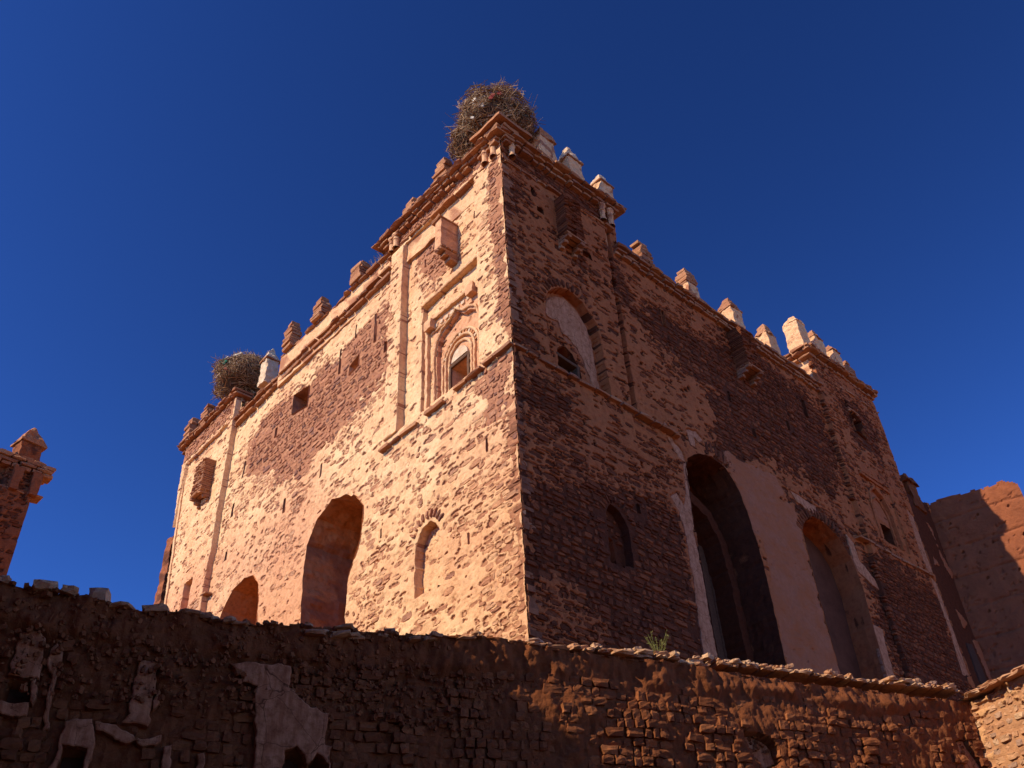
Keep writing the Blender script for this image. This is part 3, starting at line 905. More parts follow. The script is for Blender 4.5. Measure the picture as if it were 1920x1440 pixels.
# ---- openings
A1 = reveal(FL, bigarch, 1.9, 'arched_opening', M_bounce, M_dark, kas, 1, .05, .55)
A2 = reveal(FL, smallarch, 1.3, 'arched_opening', M_bounce, M_bounce, kas, 2, .03, .8)
prism(FL, rough_poly([(9.9, 9.2), (9.9, 11.7), (10.3, 12.0), (10.8, 11.7), (10.8, 9.2)], .1, .02, 9), -1.29, -1.2, 'opening_shade', M_dark, A2)  # dark plate painted in for the shade of a second opening
D1 = reveal(FR, door1, 1.25, 'arched_doorway', M_wallR, M_dark, kas, 3, .035, .05)
D2 = reveal(FR, door2, .62, 'arched_doorway', M_wallR, M_grey, kas, 4, .03, 1.2)
# the recessed inner arch and plank door of the first doorway
bar(FR, [(7.15, 6.2), (7.12, 10.9), (7.0, 11.9), (6.65, 12.5), (6.0, 12.8), (5.4, 12.6)], .26, -1.2, -.66, 'inner_arch', M_wallR, D1, 13, amp=.02, pl=0.0)
for i in range(9):
    x = 5.05 + i * .235
    V, F = rough_box(.222, .05, 5.9 + .04 * (i % 3), .5, .004, 40 + i)
    link('plank', mesh('plank', V, F, M_wood), D1, Matrix.Translation((x + .11, 1.17 + .006 * (i % 2), 6.0)))
for s in (slitL,):
    reveal(FL, s, .6, 'slit', M_wallL, M_dark, kas, 5, .01, .4, 0.0, -.1)
reveal(FR, slit2R, .6, 'slit', M_wallR, M_dark, kas, 6, .01, .3, 0, -.1)
reveal(FR, farhole, .7, 'window_hole', M_wallR, M_dark, kas, 7, .02, .3, 0, 0.0)
reveal(FR, holeR, .6, 'broken_hole', M_wallR, M_dark, kas, 8, .03, .2, .1, .08)
for i, p in enumerate(putlogL):
    reveal(FL, p, .5, 'square_hole', M_wallL, M_dark, kas, 20 + i, .02, .2)
for i, p in enumerate(slitsL):
    reveal(FL, p, .35, 'putlog_hole', M_wallL, M_dark, kas, 30 + i, .01, .2, .02, float(stepsL(p[:, 0].mean(), p[:, 1].mean())) - (.15 if .9 < p[:, 0].mean() < 3.74 and p[:, 1].mean() > 13.6 else 0))
for i, p in enumerate(slitsR):
    reveal(FR, p, .35, 'putlog_hole', M_wallR, M_dark, kas, 50 + i, .01, .2, .02, float(stepsR(p[:, 0].mean(), p[:, 1].mean())))

# ---- ornamental window of the west tower
W = reveal(FL, winL, .9, 'ornate_window', M_wallL, M_dark, kas, 9, .0, .9, 0, -.25)
HP = -.09 + .02
bar(FL, [(2.98, 13.75), (3.0, 16.36), (1.25, 16.30), (1.06, 16.1), (1.05, 15.5), (1.08, 14.9), (1.05, 14.2)], .085, -.22, -.06, 'label_moulding', M_wallL, W, 14)
bar(FL, [(3.14, 16.98), (.88, 16.98)], .07, -.1, .0, 'label_moulding', M_wallL, W, 15)
bar(FL, [(2.9, 15.98), (2.2, 15.98)], .04, -.22, -.12, 'carved_band', M_wallL, W, 16)
ogb = [(2.74, 13.75), (2.76, 15.25), (2.7, 15.55), (2.52, 15.82), (2.27, 15.93), (2.1, 16.0), (1.97, 16.13), (1.84, 16.0), (1.7, 15.9), (1.5, 15.86), (1.26, 15.7), (1.14, 15.3), (1.15, 13.8)]
bar(FL, ogb, .05, -.22, -.10, 'ogee_moulding', M_wallL, W, 17, .05)
for rr, hh in ((.64, .03), (.5, .05), (.38, .035)):
    pts = [(1.95 + rr, 13.75)] + arc(1.95, 14.78, rr, 0, 180, 16, rr * 1.05) + [(1.95 - rr, 13.75)]
    bar(FL, pts, .055, -.30, -.27 + hh + .03, 'arch_band', M_wallL, W, 18 + int(rr * 100), .07, .01)
prism(FL, np.array([(1.67, 14.70)] + arc(1.95, 14.70, .28, 0, 180, 12, .30)[::1]), -.30, -.20, 'white_lunette', M_pale, W)
for pts in ([(2.30, 13.78), (2.30, 14.66)], [(1.66, 13.78), (1.66, 14.66)], [(2.34, 14.64), (1.62, 14.64)]):
    bar(FL, pts, .07, -.40, -.20, 'frame', M_wood, W, 24, .3, .002)
for i in range(7):     # carved stucco lozenges of the frieze and voussoirs round the arch head
    u = 2.72 - i * .2
    V, F = box_unit(700 + i, 2, 1, 2, .08, .3)
    link('carved_stucco', mesh('carved_stucco', V, F, M_pale), W, FL.M(u, 16.13, -.155, .14, .05, .12))
for i in range(15):
    a = math.radians(12 + i * 11.1)
    V, F = box_unit(720 + i, 1, 1, 2, .06, .2)
    link('voussoir', mesh('voussoir', V, F, M_pale if i % 3 == 1 else M_pier), W, FL.M(1.95 + .57 * math.cos(a), 14.78 + .6 * math.sin(a), -.25, .075, .05, .10, -(a - math.pi / 2) if FL.N[0] > 0 else (a - math.pi / 2) * -1))
for u, z in ((2.86, 16.18), (1.32, 16.16)):
    V, F = rough_box(.24, .2, .26, .07, .012, int(u * 100), 1.15)
    link('bracket', mesh('bracket', V, F, M_wallL, {'plaster': np.ones(len(V)), 'tint': np.full(len(V), .6), 'white': np.zeros(len(V))}), W, FL.M(u, z - .13, -.10))

# pilaster edges and raised bands
prism(FR, rough_poly([(1.12, 15.2), (1.2, 15.6), (1.42, 15.88), (1.75, 16.02), (2.1, 15.9), (2.4, 15.55), (2.52, 15.1), (2.6, 13.72), (2.42, 13.75), (2.3, 14.15), (2.12, 14.55), (1.85, 14.85), (1.62, 14.9), (1.5, 15.2), (1.3, 15.12)], .04, .022, 41, True, 12), -.2, -.098, 'plaster_patch', M_gyps, kas)
WR = reveal(FR, winR, .9, 'arched_window', M_wallR, M_dark, kas, 10, .01, .3, 0, -.14)
for pts in ([(2.0, 13.56), (2.0, 14.2)], [(1.36, 14.22), (2.06, 14.16)]):
    bar(FR, pts, .08, -.3, -.10, 'frame', M_wood, WR, 25, .3, .004)
for i in range(20):    # fan of voussoirs over the arched window and the two niches
    a = math.radians(8 + i * 8.6)
    V, F = STONES[i % 14]
    link('voussoir', ST_R[i % 14], WR, FR.M(1.78 + .98 * math.cos(a), 15.12 + 1.1 * math.sin(a), .06, .24, .12, .085, -a))
for face, cu_, cz_, rr, ms, par, off in ((FL, 2.62, 10.45, .52, ST_L, kas, .08), (FR, 2.4, 10.45, .46, ST_R, kas, .05)):
    for i in range(9):
        a = math.radians(30 + i * 15)
        M = face.M(cu_ + rr * math.cos(a), cz_ + rr * 1.05 * math.sin(a), off, .22, .12, .07, -a)
        link('voussoir', ms[i % 14], par, M)
for i in range(26):
    a = math.radians(4 + i * 6.9)
    if 52 < math.degrees(a) < 100: link('voussoir', ST_R[i % 14], D1, FR.M(6.15 + 1.42 * math.cos(a), 12.45 + 1.35 * math.sin(a), -.03, .34, .12, .11, -a))
    if 50 < math.degrees(a) < 160: link('voussoir', ST_R[(i + 5) % 14], D2, FR.M(10.68 + 1.36 * math.cos(a), 12.35 + 1.25 * math.sin(a), -.03, .32, .12, .11, -a))
bar(FR, [(13.6, 16.05), (15.2, 15.95)], .09, -.05, .16, 'label_moulding', M_wallR, kas, 26)
bar(FR, [(14.95, 13.95), (14.92, 15.1), (14.72, 15.6), (14.3, 15.82), (13.92, 15.55), (13.76, 15.1), (13.72, 13.95)], .07, -.05, .13, 'arch_band', M_wallR, kas, 27)
bar(FR, [(14.75, 13.95), (14.72, 15.0), (14.5, 15.4), (14.3, 15.5), (14.05, 15.3), (13.95, 15.0)], .05, -.08, .06, 'arch_band', M_wallR, kas, 28)
bar(FL, [(15.55, 13.4), (16.27, 19.5)], .12, 0, .14, 'pilaster', M_wallL, kas, 29, .12, .01)


# ---- courses of slabs: string courses, ledges, corbels and copings
def course(face, u0, u1, z, proud, thick, name, parent, seed, lo=.26, hi=.55, gap=.012, depth=.35, jit=.03, miss=0.0, meshes=SLAB, wave=.02, sag=0.0):
    r = np.random.default_rng(seed); u = u0
    while u < u1 - .05:
        L = min(r.uniform(lo, hi), u1 - u)
        if r.random() >= miss:
            p = proud + r.uniform(-jit, jit)
            zz = z + wave * float(vn(u * .9, 0.0, seed)) + r.uniform(-.006, .006) - sag * max(0.0, 1 - max(u, 0) / 3.0)
            t = thick * r.uniform(.8, 1.15)
            link(name, meshes[r.integers(len(meshes))], parent, face.M(u + L / 2, zz + t / 2, p - depth / 2, L - gap, depth, t, r.uniform(-.02, .02), r.uniform(-.03, .03)))
        u += L


cor = kas
for i, (f, u0, u1) in enumerate(((FL, -.30, 4.95), (FR, -.26, 4.1))):
    s = 200 + 10 * i
    course(f, -.06, u1 - .4, 19.38 if f is FR else 19.6, .16, .055, 'ledge_slab', cor, s, .3, .6, sag=.2)
    course(f, -.08, u1 - .3, 19.99, .23, .08, 'corbel_stone', cor, s + 2, .14, .45, .03, .3, .05, .06, sag=.2)
    course(f, -.12, u1 - .2, 20.11, .28, .07, 'corbel_stone', cor, s + 3, .2, .4, .015, .4, sag=.2)
    course(f, u0, u1, 20.2, .38, .07, 'coping_slab', cor, s + 4, .3, .6, .01, .6, .03, sag=.2)
    course(f, u0, u1, 20.285, .35, .075, 'coping_slab', cor, s + 5, .25, .55, .01, .6, .04, sag=.2)
    course(f, u0 + .1, u1 - .1, 20.37, .26, .07, 'coping_slab', cor, s + 6, .25, .5, .02, .5, .06, .15, sag=.2)
# raised cap over the corner
V, F = rough_box(1.05, 1.05, .09, .12, .015, 61); link('corner_cap', mesh('corner_cap', V, F, M_slab, {'rnd': np.zeros(len(V))}), kas, Matrix.Translation((.06, .06, 20.22)))
V, F = rough_box(.9, .9, .10, .12, .02, 62, .9); link('corner_cap', mesh('corner_cap', V, F, M_slab, {'rnd': np.full(len(V), .4)}), kas, Matrix.Translation((.1, .1, 20.31)))


def colonnette(x, y, z, h, r0, seed):
    prof = [(1.35, 0), (1.35, .07), (1.0, .09), (.95, .3), (1.0, .55), (1.25, .58), (1.25, .63), (1.0, .65), (1.05, .82), (1.45, .9), (1.5, 1.0)]
    V = []; F = []; k = 10
    for q, t in prof:
        for i in range(k):
            a = i / k * 2 * math.pi
            V.append((q * r0 * math.cos(a) + .006 * math.sin(i * 7 + seed), q * r0 * math.sin(a), t * h))
    for j in range(len(prof) - 1):
        for i in range(k):
            F.append((j * k + i, j * k + (i + 1) % k, (j + 1) * k + (i + 1) % k, (j + 1) * k + i))
    F.append(tuple(range((len(prof) - 1) * k, len(prof) * k)))
    V = np.array(V)
    me = mesh('colonnette', V, F, M_wallL, {'plaster': np.clip(.65 + fbm(V[:, 2] * 6, V[:, 0] * 20, 2, seed), 0, 1), 'tint': np.full(len(V), .4), 'white': np.zeros(len(V))})
    link('colonnette', me, kas, Matrix.Translation((x, y, z)))


for i, (u, h) in enumerate(((.14, .12), (.42, .14), (4.05, .16), (4.25, .15))):
    p = FL.w(u, 19.45, h + .02); colonnette(p[0], p[1], 19.45 if u < 1 else 19.6, .62 if u < 1 else .5, .075, i)
for i, (u, h) in enumerate(((.2, .14), (3.3, .15), (3.6, .15))):
    p = FR.w(u, 19.45, h); colonnette(p[0], p[1], 19.45, .6, .075, 5 + i)

# string courses
for u0, u1, z in ((-.16, .75, 13.52), (.75, 1.72, 13.50), (2.0, 2.66, 13.42), (2.95, 4.36, 13.40)):
    course(FL, u0, u1, z - .06, .22, .075, 'string_slab', kas, 260 + int(u0 * 10), .3, .7, .008, .3, .015, 0, wave=.01)
course(FR, -.14, 4.9, 13.46, .20, .07, 'string_slab', kas, 270, .25, .6, .01, .3, .03, .05)
course(FR, 12.2, 16.3, 13.46, .20, .07, 'string_slab', kas, 271, .25, .6, .01, .3, .03, .08)
course(FL, 12.55, 13.6, 13.25, .2, .08, 'string_slab', kas, 272, .4, .7)
# middle ledges and copings, west side
course(FL, 4.32, 12.75, 18.93, .16, .075, 'ledge_slab', kas, 280, .3, .65)
course(FL, 4.32, 12.75, 19.03, .10, .10, 'corbel_stone', kas, 281, .15, .4, .03, .3, .03)
course(FL, 4.32, 12.75, 19.16, .19, .075, 'ledge_slab', kas, 282, .3, .65)
course(FL, 4.5, 10.1, 19.88, .14, .07, 'coping_slab', kas, 283, .25, .6, .02, .6, .05, .06)
course(FL, 10.1, 12.7, 19.42, .08, .07, 'coping_slab', kas, 284, .25, .6, .02, .5, .05, .2)
# south side
course(FR, 3.66, 12.75, 18.6, .12, .08, 'corbel_stone', kas, 290, .15, .4, .02, .3, .03)
course(FR, 3.66, 12.8, 18.71, .17, .07, 'ledge_slab', kas, 291, .3, .65)
course(FR, 3.66, 12.8, 18.82, .23, .10, 'ledge_slab', kas, 292, .25, .6, .01, .5, .03)
# far towers
for f, u0, u1, s in ((FR, 12.55, 16.55, 300), (FL, 12.6, 16.75, 320)):
    course(f, u0 + .2, u1 - .1, 19.45, .17, .06, 'ledge_slab', kas, s, .3, .6)
    course(f, u0 + .15, u1 - .1, 19.98, .2, .08, 'corbel_stone', kas, s + 1, .14, .3, .02, .3)
    course(f, u0, u1, 20.14, .33, .08, 'coping_slab', kas, s + 2, .3, .6, .01, .6)
    course(f, u0, u1, 20.235, .36, .09, 'coping_slab', kas, s + 3, .25, .6, .01, .7)
# returns of the far south tower seen over the lower roof
FX = Face((12.62, 4.2), -math.pi / 2)
FX.N = np.array([-1.0, 0, 0])
course(FX, 0, 4.5, 20.14, .14, .08, 'coping_slab', kas, 330, .4, .7, .01, .6)
course(FX, 0, 4.5, 20.235, .2, .09, 'coping_slab', kas, 331, .4, .7, .01, .7)
course(FX, 0, 4.45, 19.98, .05, .07, 'ledge_slab', kas, 332, .4, .7, .01, .4)


# ---- projecting stone boxes
def corbel_box(face, u0, u1, z0, z1, proud, mode, seed):
    w = u1 - u0
    if mode == 'plaster':
        V, F = rough_box(w, proud + .1, z1 - z0, .08, .012, seed)
        o = link('projecting_box', mesh('projecting_box', V, F, M_wallL, {'plaster': np.clip(.9 + fbm(V[:, 0] * 9, V[:, 2] * 9, 2, seed), 0, 1), 'tint': np.full(len(V), .75), 'white': np.zeros(len(V))}), kas, face.M((u0 + u1) / 2, z0, (proud - .1) / 2))
        P = Matrix.Identity(4)
    else:
        o = link('projecting_box', None, kas)
        items = []; r = np.random.default_rng(seed); z = z0
        while z < z1:
            t = r.uniform(.045, .075)
            k = r.integers(2, 4)
            cut = np.linspace(u0, u1, k + 1)
            for a, b in zip(cut[:-1], cut[1:]):
                items.append((r.integers(len(BLOCKS)), face.M((a + b) / 2, z + t / 2, (proud - .1) / 2 + r.uniform(-.02, .02), b - a - .006, proud + .1, t - .008, 0, r.uniform(-.03, .03))))
            z += t
        bpy.data.objects.remove(o)
        o = merged('projecting_box', items, BLOCKS, M_stoneR if face is FR else M_slab, kas, None)
    # corbels and lintels that carry it, dark hollow between them
    k = 0
    for u in (u0 + .07, u1 - .07):
        for j in range(3):
            ob = link('corbel', SLAB[(seed + j) % 10], kas, face.M(u, z0 - .05 - j * .1, (proud - j * .13) / 2 - .05, .13, proud - j * .13 + .1, .095))
    for j in range(3):
        link('corbel', SLAB[(seed + 4 + j) % 10], kas, face.M((u0 + u1) / 2, z0 - .005, proud - .06 - j * .16, w + .08, .13, .05))
    if mode == 'plaster':
        link('corbel', SLAB[3], kas, face.M((u0 + u1) / 2 + .03, z1 + .03, proud / 2 - .02, w + .12, proud + .2, .07, .1))


corbel_box(FL, 1.74, 1.98, 17.62, 18.55, .46, 'plaster', 1)
corbel_box(FL, 13.8, 14.5, 17.1, 18.25, .42, 'stone', 2)
corbel_box(FR, 1.55, 2.12, 17.6, 18.95, .44, 'stone', 3)
corbel_box(FR, 8.25, 8.9, 17.2, 18.5, .44, 'stone', 4)
corbel_box(FR, 14.15, 14.75, 18.62, 18.95, .2, 'stone', 5)


# ---- merlons
def merlon(x, y, z, w, d, h, cap, mat, capmat, seed, yaw=0.0, lean=0.0, parent=kas, over=1.1, tip=.25, plast=.9):
    r = np.random.default_rng(seed)
    V, F = rough_box(w, d, h, .045, .026, seed, .93, 6, .13 if mat is M_slab else 0)
    n = len(V)
    me = mesh('merlon', V, F, mat, {'plaster': np.clip(plast + .9 * fbm(V[:, 0] * 5 + V[:, 1] * 5, V[:, 2] * 5, 3, seed), 0, 1), 'tint': np.full(n, .2), 'white': np.zeros(n), 'rnd': np.full(n, r.random())})
    o = link('merlon', me, parent, Matrix.Translation((x, y, z)) @ Matrix.Rotation(yaw, 4, 'Z') @ Matrix.Rotation(lean, 4, 'Y'))
    if cap > 0:
        V, F = rough_box(w * over, d * over, cap, .05, .035, seed + 9, tip, 6)
        n = len(V)
        c = link('cap', mesh('cap', V, F, capmat, {'plaster': np.full(n, .8), 'tint': np.full(n, .1), 'white': np.zeros(n), 'rnd': np.full(n, r.random())}), o, Matrix.Translation((0, 0, h * .985)))
        for j in range(2 if over > 1.05 else 0):
            V, F = rough_box(w * (over + .04), d * (over + .04), .045, .09, .012, seed + 20 + j)
            link('cap_slab', mesh('cap_slab', V, F, M_slab, {'rnd': np.full(len(V), r.random())}), o, Matrix.Translation((0, 0, h - .05)))
            break
    return o


def stub(x, y, z, w, d, h, seed, yaw=0.0, parent=kas, mat=M_slab):
    """worn merlon: what is left of a few courses of stone"""
    r = np.random.default_rng(seed); items = []; zz_ = 0.0
    while zz_ < h:
        t = r.uniform(.07, .14); q = zz_ / h
        ww = w * (1 - .12 * q) * (r.uniform(.62, .9) if q > .72 else r.uniform(.92, 1.04)); dd = d * (1 - .12 * q) * (r.uniform(.65, .9) if q > .72 else 1)
        ox, oy = r.uniform(-.03, .03), r.uniform(-.03, .03)
        k = 2 if (ww > .4 and r.random() < .6) else 1
        for j in range(k):
            items.append((int(r.integers(10)), Matrix.Translation((ox + (j - (k - 1) / 2) * ww / k, oy, zz_ + t / 2)) @ Matrix.Rotation(r.uniform(-.08, .08), 4, 'Z') @ Matrix.Rotation(r.uniform(-.05, .05), 4, 'Y') @ Matrix.Diagonal((ww / k * .99, dd, t * 1.05, 1))))
        zz_ += t
    o = merged('merlon', items, BLOCKS, mat, parent, None)
    o.matrix_local = Matrix.Translation((x, y, z)) @ Matrix.Rotation(yaw, 4, 'Z')
    return o


ya = -0.0253
# on the near tower
stub(.18, 2.35, 20.35, .50, .56, 1.15, 1, ya)
stub(.18, 3.72, 20.35, .42, .5, .9, 2, ya)
merlon(.30, 1.38, 20.35, .42, .42, 1.15, 0, M_pale, M_pale, 3, ya)
merlon(.75, .75, 20.35, .6, .6, .95, 0, M_slab, M_pale, 33, ya)
merlon(1.60, .16, 20.35, .54, .46, 1.1, .28, M_wallL, M_slab, 4, 0, over=1.03, tip=.8, plast=.6)
merlon(2.62, .16, 20.35, .52, .46, 1.08, .60, M_wallL, M_pale, 5, 0, -.02, over=1.08, tip=.18)
merlon(3.80, .16, 20.35, .50, .44, 1.08, .46, M_wallL, M_pale, 6, 0, .02, over=1.06, tip=.3)
# middle, south side
stub(5.38, .34, 19.3, .52, .44, 1.0, 7)
merlon(7.30, .34, 19.3, .50, .42, .6, 0, M_wallL, M_slab, 8, 0, .0, plast=.7)
stub(7.30, .34, 19.88, .52, .44, .6, 8)
merlon(9.36, .34, 19.3, .52, .44, .92, .40, M_wallL, M_slab, 9, 0, over=1.06, tip=.45)
merlon(11.12, .34, 19.3, .54, .44, .88, .40, M_wallL, M_slab, 10, 0, -.02, over=1.05, tip=.45)
# far south tower
merlon(12.95, .2, 20.3, .54, .54, 1.3, .26, M_wallL, M_wallL, 11, 0, over=1.04, tip=.55, plast=1.2)
merlon(14.0, .2, 20.3, .56, .48, 1.22, .36, M_wallL, M_slab, 12, 0, over=1.02, tip=.45, plast=.8)
merlon(15.05, .2, 20.3, .48, .46, 1.25, .32, M_wallL, M_slab, 13, 0, .03, over=1.02, tip=.35)
stub(15.95, .2, 20.3, .42, .42, 1.2, 14)
# middle, west side
stub(.16, 6.0, 19.92, .44, .55, .72, 15, ya)
stub(.16, 8.0, 19.92, .42, .5, .80, 16, ya)
stub(.16, 9.6, 19.92, .42, .5, .95, 17, ya)
merlon(.22, 10.95, 19.4, .42, .40, .98, .50, M_pale, M_pale, 18, ya, over=1.14, tip=.12)
# far west tower
stub(.35, 15.25, 20.3, .45, .5, .85, 19, ya)
stub(.35, 16.35, 20.3, .5, .5, .95, 20, ya)
# block at the far end of the west wall, lower down
block('annex_wall', .86, 3.2, 17.6, 18.1, 0, 17.5, M_wallT, 30, .12, .04, top=.98)


# ------------------------------------------------------------------ stork nests
def nest(loc, rx, ry, rz, label, n, seed, rags, lobes=()):
    r = np.random.default_rng(seed)
    o = thing('stork_nest', label, 'nest', loc, 'stork nests on the roof corners')
    k, m = 20, 12
    V = []; F = []
    for j in range(m + 1):
        t = math.pi * j / m
        for i in range(k):
            a = i / k * 2 * math.pi
            q = .86 * (1 + .1 * float(vn(a * 3, t * 3, seed)))
            V.append((rx * q * math.sin(t) * math.cos(a), ry * q * math.sin(t) * math.sin(a), rz * (1 - q * math.cos(t))))
    for j in range(m):
        for i in range(k):
            F.append((j * k + i, j * k + (i + 1) % k, (j + 1) * k + (i + 1) % k, (j + 1) * k + i))
    nv = len(V)
    for lx, ly, lz, k_ in lobes:
        off = len(V)
        for v in V[:nv]:
            V.append((v[0] * k_ + lx, v[1] * k_ + ly, (v[2] - rz) * k_ + rz + lz))
        F += [tuple(i + off for i in f) for f in F[:k * m]]
    link('nest_core', mesh('nest_core', V, F, M_core), o)
    VV = []; FF = []; RR = []
    for s in range(n):
        a = r.uniform(0, 2 * math.pi); ct = r.uniform(-.95, .98); st = math.sqrt(1 - ct * ct)
        nrm = np.array([st * math.cos(a), st * math.sin(a), ct])
        lump = 1 + .24 * float(vn(a * 2.5 + 5, ct * 3, seed + 3))
        P = nrm * np.array([rx, ry, rz]) * r.uniform(.86, 1.0) * lump + np.array([0, 0, rz])
        if lobes and r.random() < .4:
            q_ = lobes[r.integers(len(lobes))]; P = (P - np.array([0, 0, rz])) * q_[3] + np.array([q_[0], q_[1], rz + q_[2]])
        d = r.normal(size=3); d -= nrm * (d @ nrm) * r.uniform(.5, 1.0); d[2] *= .6
        if r.random() < .16: d = nrm * 1.0 + r.normal(size=3) * .5 + np.array([0, 0, .1])
        d /= np.linalg.norm(d)
        L = r.uniform(.12, .5) * (1.0 if r.random() < .8 else 1.8)
        bend = r.normal(size=3) * L * .14
        th = r.uniform(.004, .009) if r.random() < .75 else r.uniform(.01, .02)
        e1 = np.cross(d, [.3, .5, .8]); e1 /= np.linalg.norm(e1); e2 = np.cross(d, e1)
        off = len(VV)
        for t, w in ((-.5, .8), (0, 1), (.5, .45)):
            c = P + d * L * t + bend * (.25 - t * t) * 2
            for q in range(3):
                b = q * 2.0944
                VV.append(c + (e1 * math.cos(b) + e2 * math.sin(b)) * th * w)
        for lv in range(2):
            for q in range(3):
                q2 = (q + 1) % 3
                FF.append((off + lv * 3 + q, off + lv * 3 + q2, off + lv * 3 + 3 + q2, off + lv * 3 + 3 + q))
        RR += [r.random()] * 9
    link('twig', mesh('twig', np.array(VV), FF, M_twig, {'rnd': RR}), o, kind='stuff')
    for (a, ct, mat, w, h) in rags:
        st = math.sqrt(1 - ct * ct)
        nrm = np.array([st * math.cos(a), st * math.sin(a), ct])
        P = nrm * np.array([rx, ry, rz]) * 1.0 + np.array([0, 0, rz])
        V, F = rough_box(w, .03, h, .05, .02, int(a * 100))
        M = Matrix.Translation(P) @ Vector(nrm).to_track_quat('-Y', 'Z').to_matrix().to_4x4() @ Matrix.Rotation(.5, 4, 'Y') @ Matrix.Translation((0, 0, -h / 2))
        link('rag', mesh('rag', V, F, mat), o, M)


nest((.55, .85, 21.0), .94, .94, .95, 'huge twig stork nest crowning the near corner tower', 5200, 1,
     [(math.radians(205), -.25, M_rag, .30, .07), (math.radians(228), -.05, M_ragr, .10, .2), (math.radians(200), .02, M_rag, .08, .1), (math.radians(240), .12, M_ragr, .1, .16), (math.radians(190), -.5, M_rag, .09, .05)],
     [(-.26, .50, -.42, .60), (.35, -.42, -.25, .58)])
nest((.50, 13.2, 20.38), 1.0, 1.0, .80, 'smaller twig stork nest with green rags on the far left tower', 3200, 2,
     [(math.radians(222), .55, M_rag, .12, .3), (math.radians(200), .1, M_ragg, .16, .14), (math.radians(190), .3, M_ragg, .12, .2), (math.radians(205), -.25, M_ragr, .1, .1), (math.radians(196), .5, M_rag, .08, .1)])
# straw and grass lying on the parapet beside the tower
r = np.random.default_rng(8)
VV = []; FF = []; RR = []
for s in range(160):
    p = FL.w(4.75 + abs(r.normal()) * .3, 19.95, r.uniform(-.25, .1)); d = np.array([r.normal() * .4, r.normal() * .6, r.uniform(.2, 1)]); d /= np.linalg.norm(d); L = r.uniform(.1, .4)
    off = len(VV); e = np.cross(d, [1, .2, .1]); e /= np.linalg.norm(e); f_ = np.cross(d, e)
    for t in (0, L):
        for q in range(3):
            VV.append(p + d * t + (e * math.cos(q * 2.1) + f_ * math.sin(q * 2.1)) * .005)
    FF += [(off, off + 1, off + 4, off + 3), (off + 1, off + 2, off + 5, off + 4), (off + 2, off, off + 3, off + 5)]; RR += [r.random()] * 6
o = link('dry_straw', mesh('dry_straw', np.array(VV), FF, M_twig, {'rnd': RR}), None, None, 'dry straw tuft on the parapet beside the near tower pilaster', 'straw', 'stuff')

# ------------------------------------------------------------------ adjoining ruin at the far right
ruin = thing('ruined_house', 'dark roofless earthen ruin standing against the far right end of the kasbah', 'ruin', (0, 0, 0))
us = ugrid(2.15, .05, .05); zz = np.concatenate([np.arange(0, 9, .8), np.arange(9, 17.4, .05)])


def topA(u): return 16.75 + .12 * fbm(np.asarray(u) * 3, 0 * np.asarray(u), 3, 5) + .05 * np.asarray(u)


facade(FA, 'wall', M_wallR, us, zz, ruin, 41, topA, None, zones=[([(.0, 9), (2.2, 9), (2.2, 17.4), (0, 17.4)], .3)], prob=lambda u, z: 0 * u,
       white=[[(1.5, 15.97), (1.7, 15.86), (1.7, 15.09), (1.9, 14.61), (2.1, 14.41), (1.95, 14.17), (1.65, 14.53), (1.66, 15.46)], [(1.0, 14.69), (1.2, 14.57), (1.25, 14.38), (.95, 14.34)], [(1.25, 13.02), (1.5, 12.92), (1.85, 12.67), (1.4, 12.39)],
              [(1.7, 12.13), (2.14, 12.22), (2.14, 11.83), (2.12, 10.2), (1.95, 10.2), (1.83, 11.13), (1.8, 11.52)]])
prism(FA, rough_poly([(1.15, 9.0), (1.15, 11.9), (1.5, 11.95), (1.62, 11.1), (1.62, 9)], .1, .02, 6), -.02, .035, 'doorway', M_dark, ruin)  # flush dark plate standing in for the shade inside a door recess
us = ugrid(2.66, .05, .05, -.3)


def topB(u):
    u = np.asarray(u, float)
    return np.interp(u, [-.3, 0, .36, 1, 1.8, 2.3, 2.6, 2.7], [16.7, 16.8, 16.92, 16.88, 16.84, 16.82, 16.66, 16.3]) + .05 * fbm(u * 5, 0 * u, 3, 9)


ruin_holes = [rough_poly([(u_, z_), (u_ + .1, z_), (u_ + .1, z_ + .12), (u_, z_ + .12)], .05, .015, 5 + i) for i, (u_, z_) in enumerate(((.35, 15.9), (1.2, 15.95), (2.1, 15.9), (.4, 14.9), (1.3, 14.95), (2.2, 14.9), (.8, 13.9), (1.7, 13.9), (.5, 12.9), (1.5, 12.9)))]
facade(FB, 'wall', M_ruin, us, zz, ruin, 42, topB, lambda u, z: -.035 * np.exp(-((np.mod(z + .04 * vn(u * 1.5, z * 0, 3), .98) - .49) / .035) ** 2) + .05 * fbm(u * 2.5, z * .5, 4, 18), crisp=[(p_, -.15) for p_ in ruin_holes], zones=[], prob=lambda u, z: 0 * u - 1, thick=.03, wob=.12)
V, F = rough_box(.62, .62, .95, .09, .05, 71, .9); link('merlon', mesh('merlon', V, F, M_mud), ruin, Matrix.Translation((17.7, .35, 16.4)))
V, F = rough_box(.75, .7, .28, .12, .05, 72, .8); link('merlon', mesh('merlon', V, F, M_mud), ruin, Matrix.Translation((17.7, .35, 17.35)))
V, F = rough_box(1.1, .6, .5, .12, .08, 73, .6); link('wall_top', mesh('wall_top', V, F, M_mud), ruin, Matrix.Translation((18.4, .5, 16.6)))
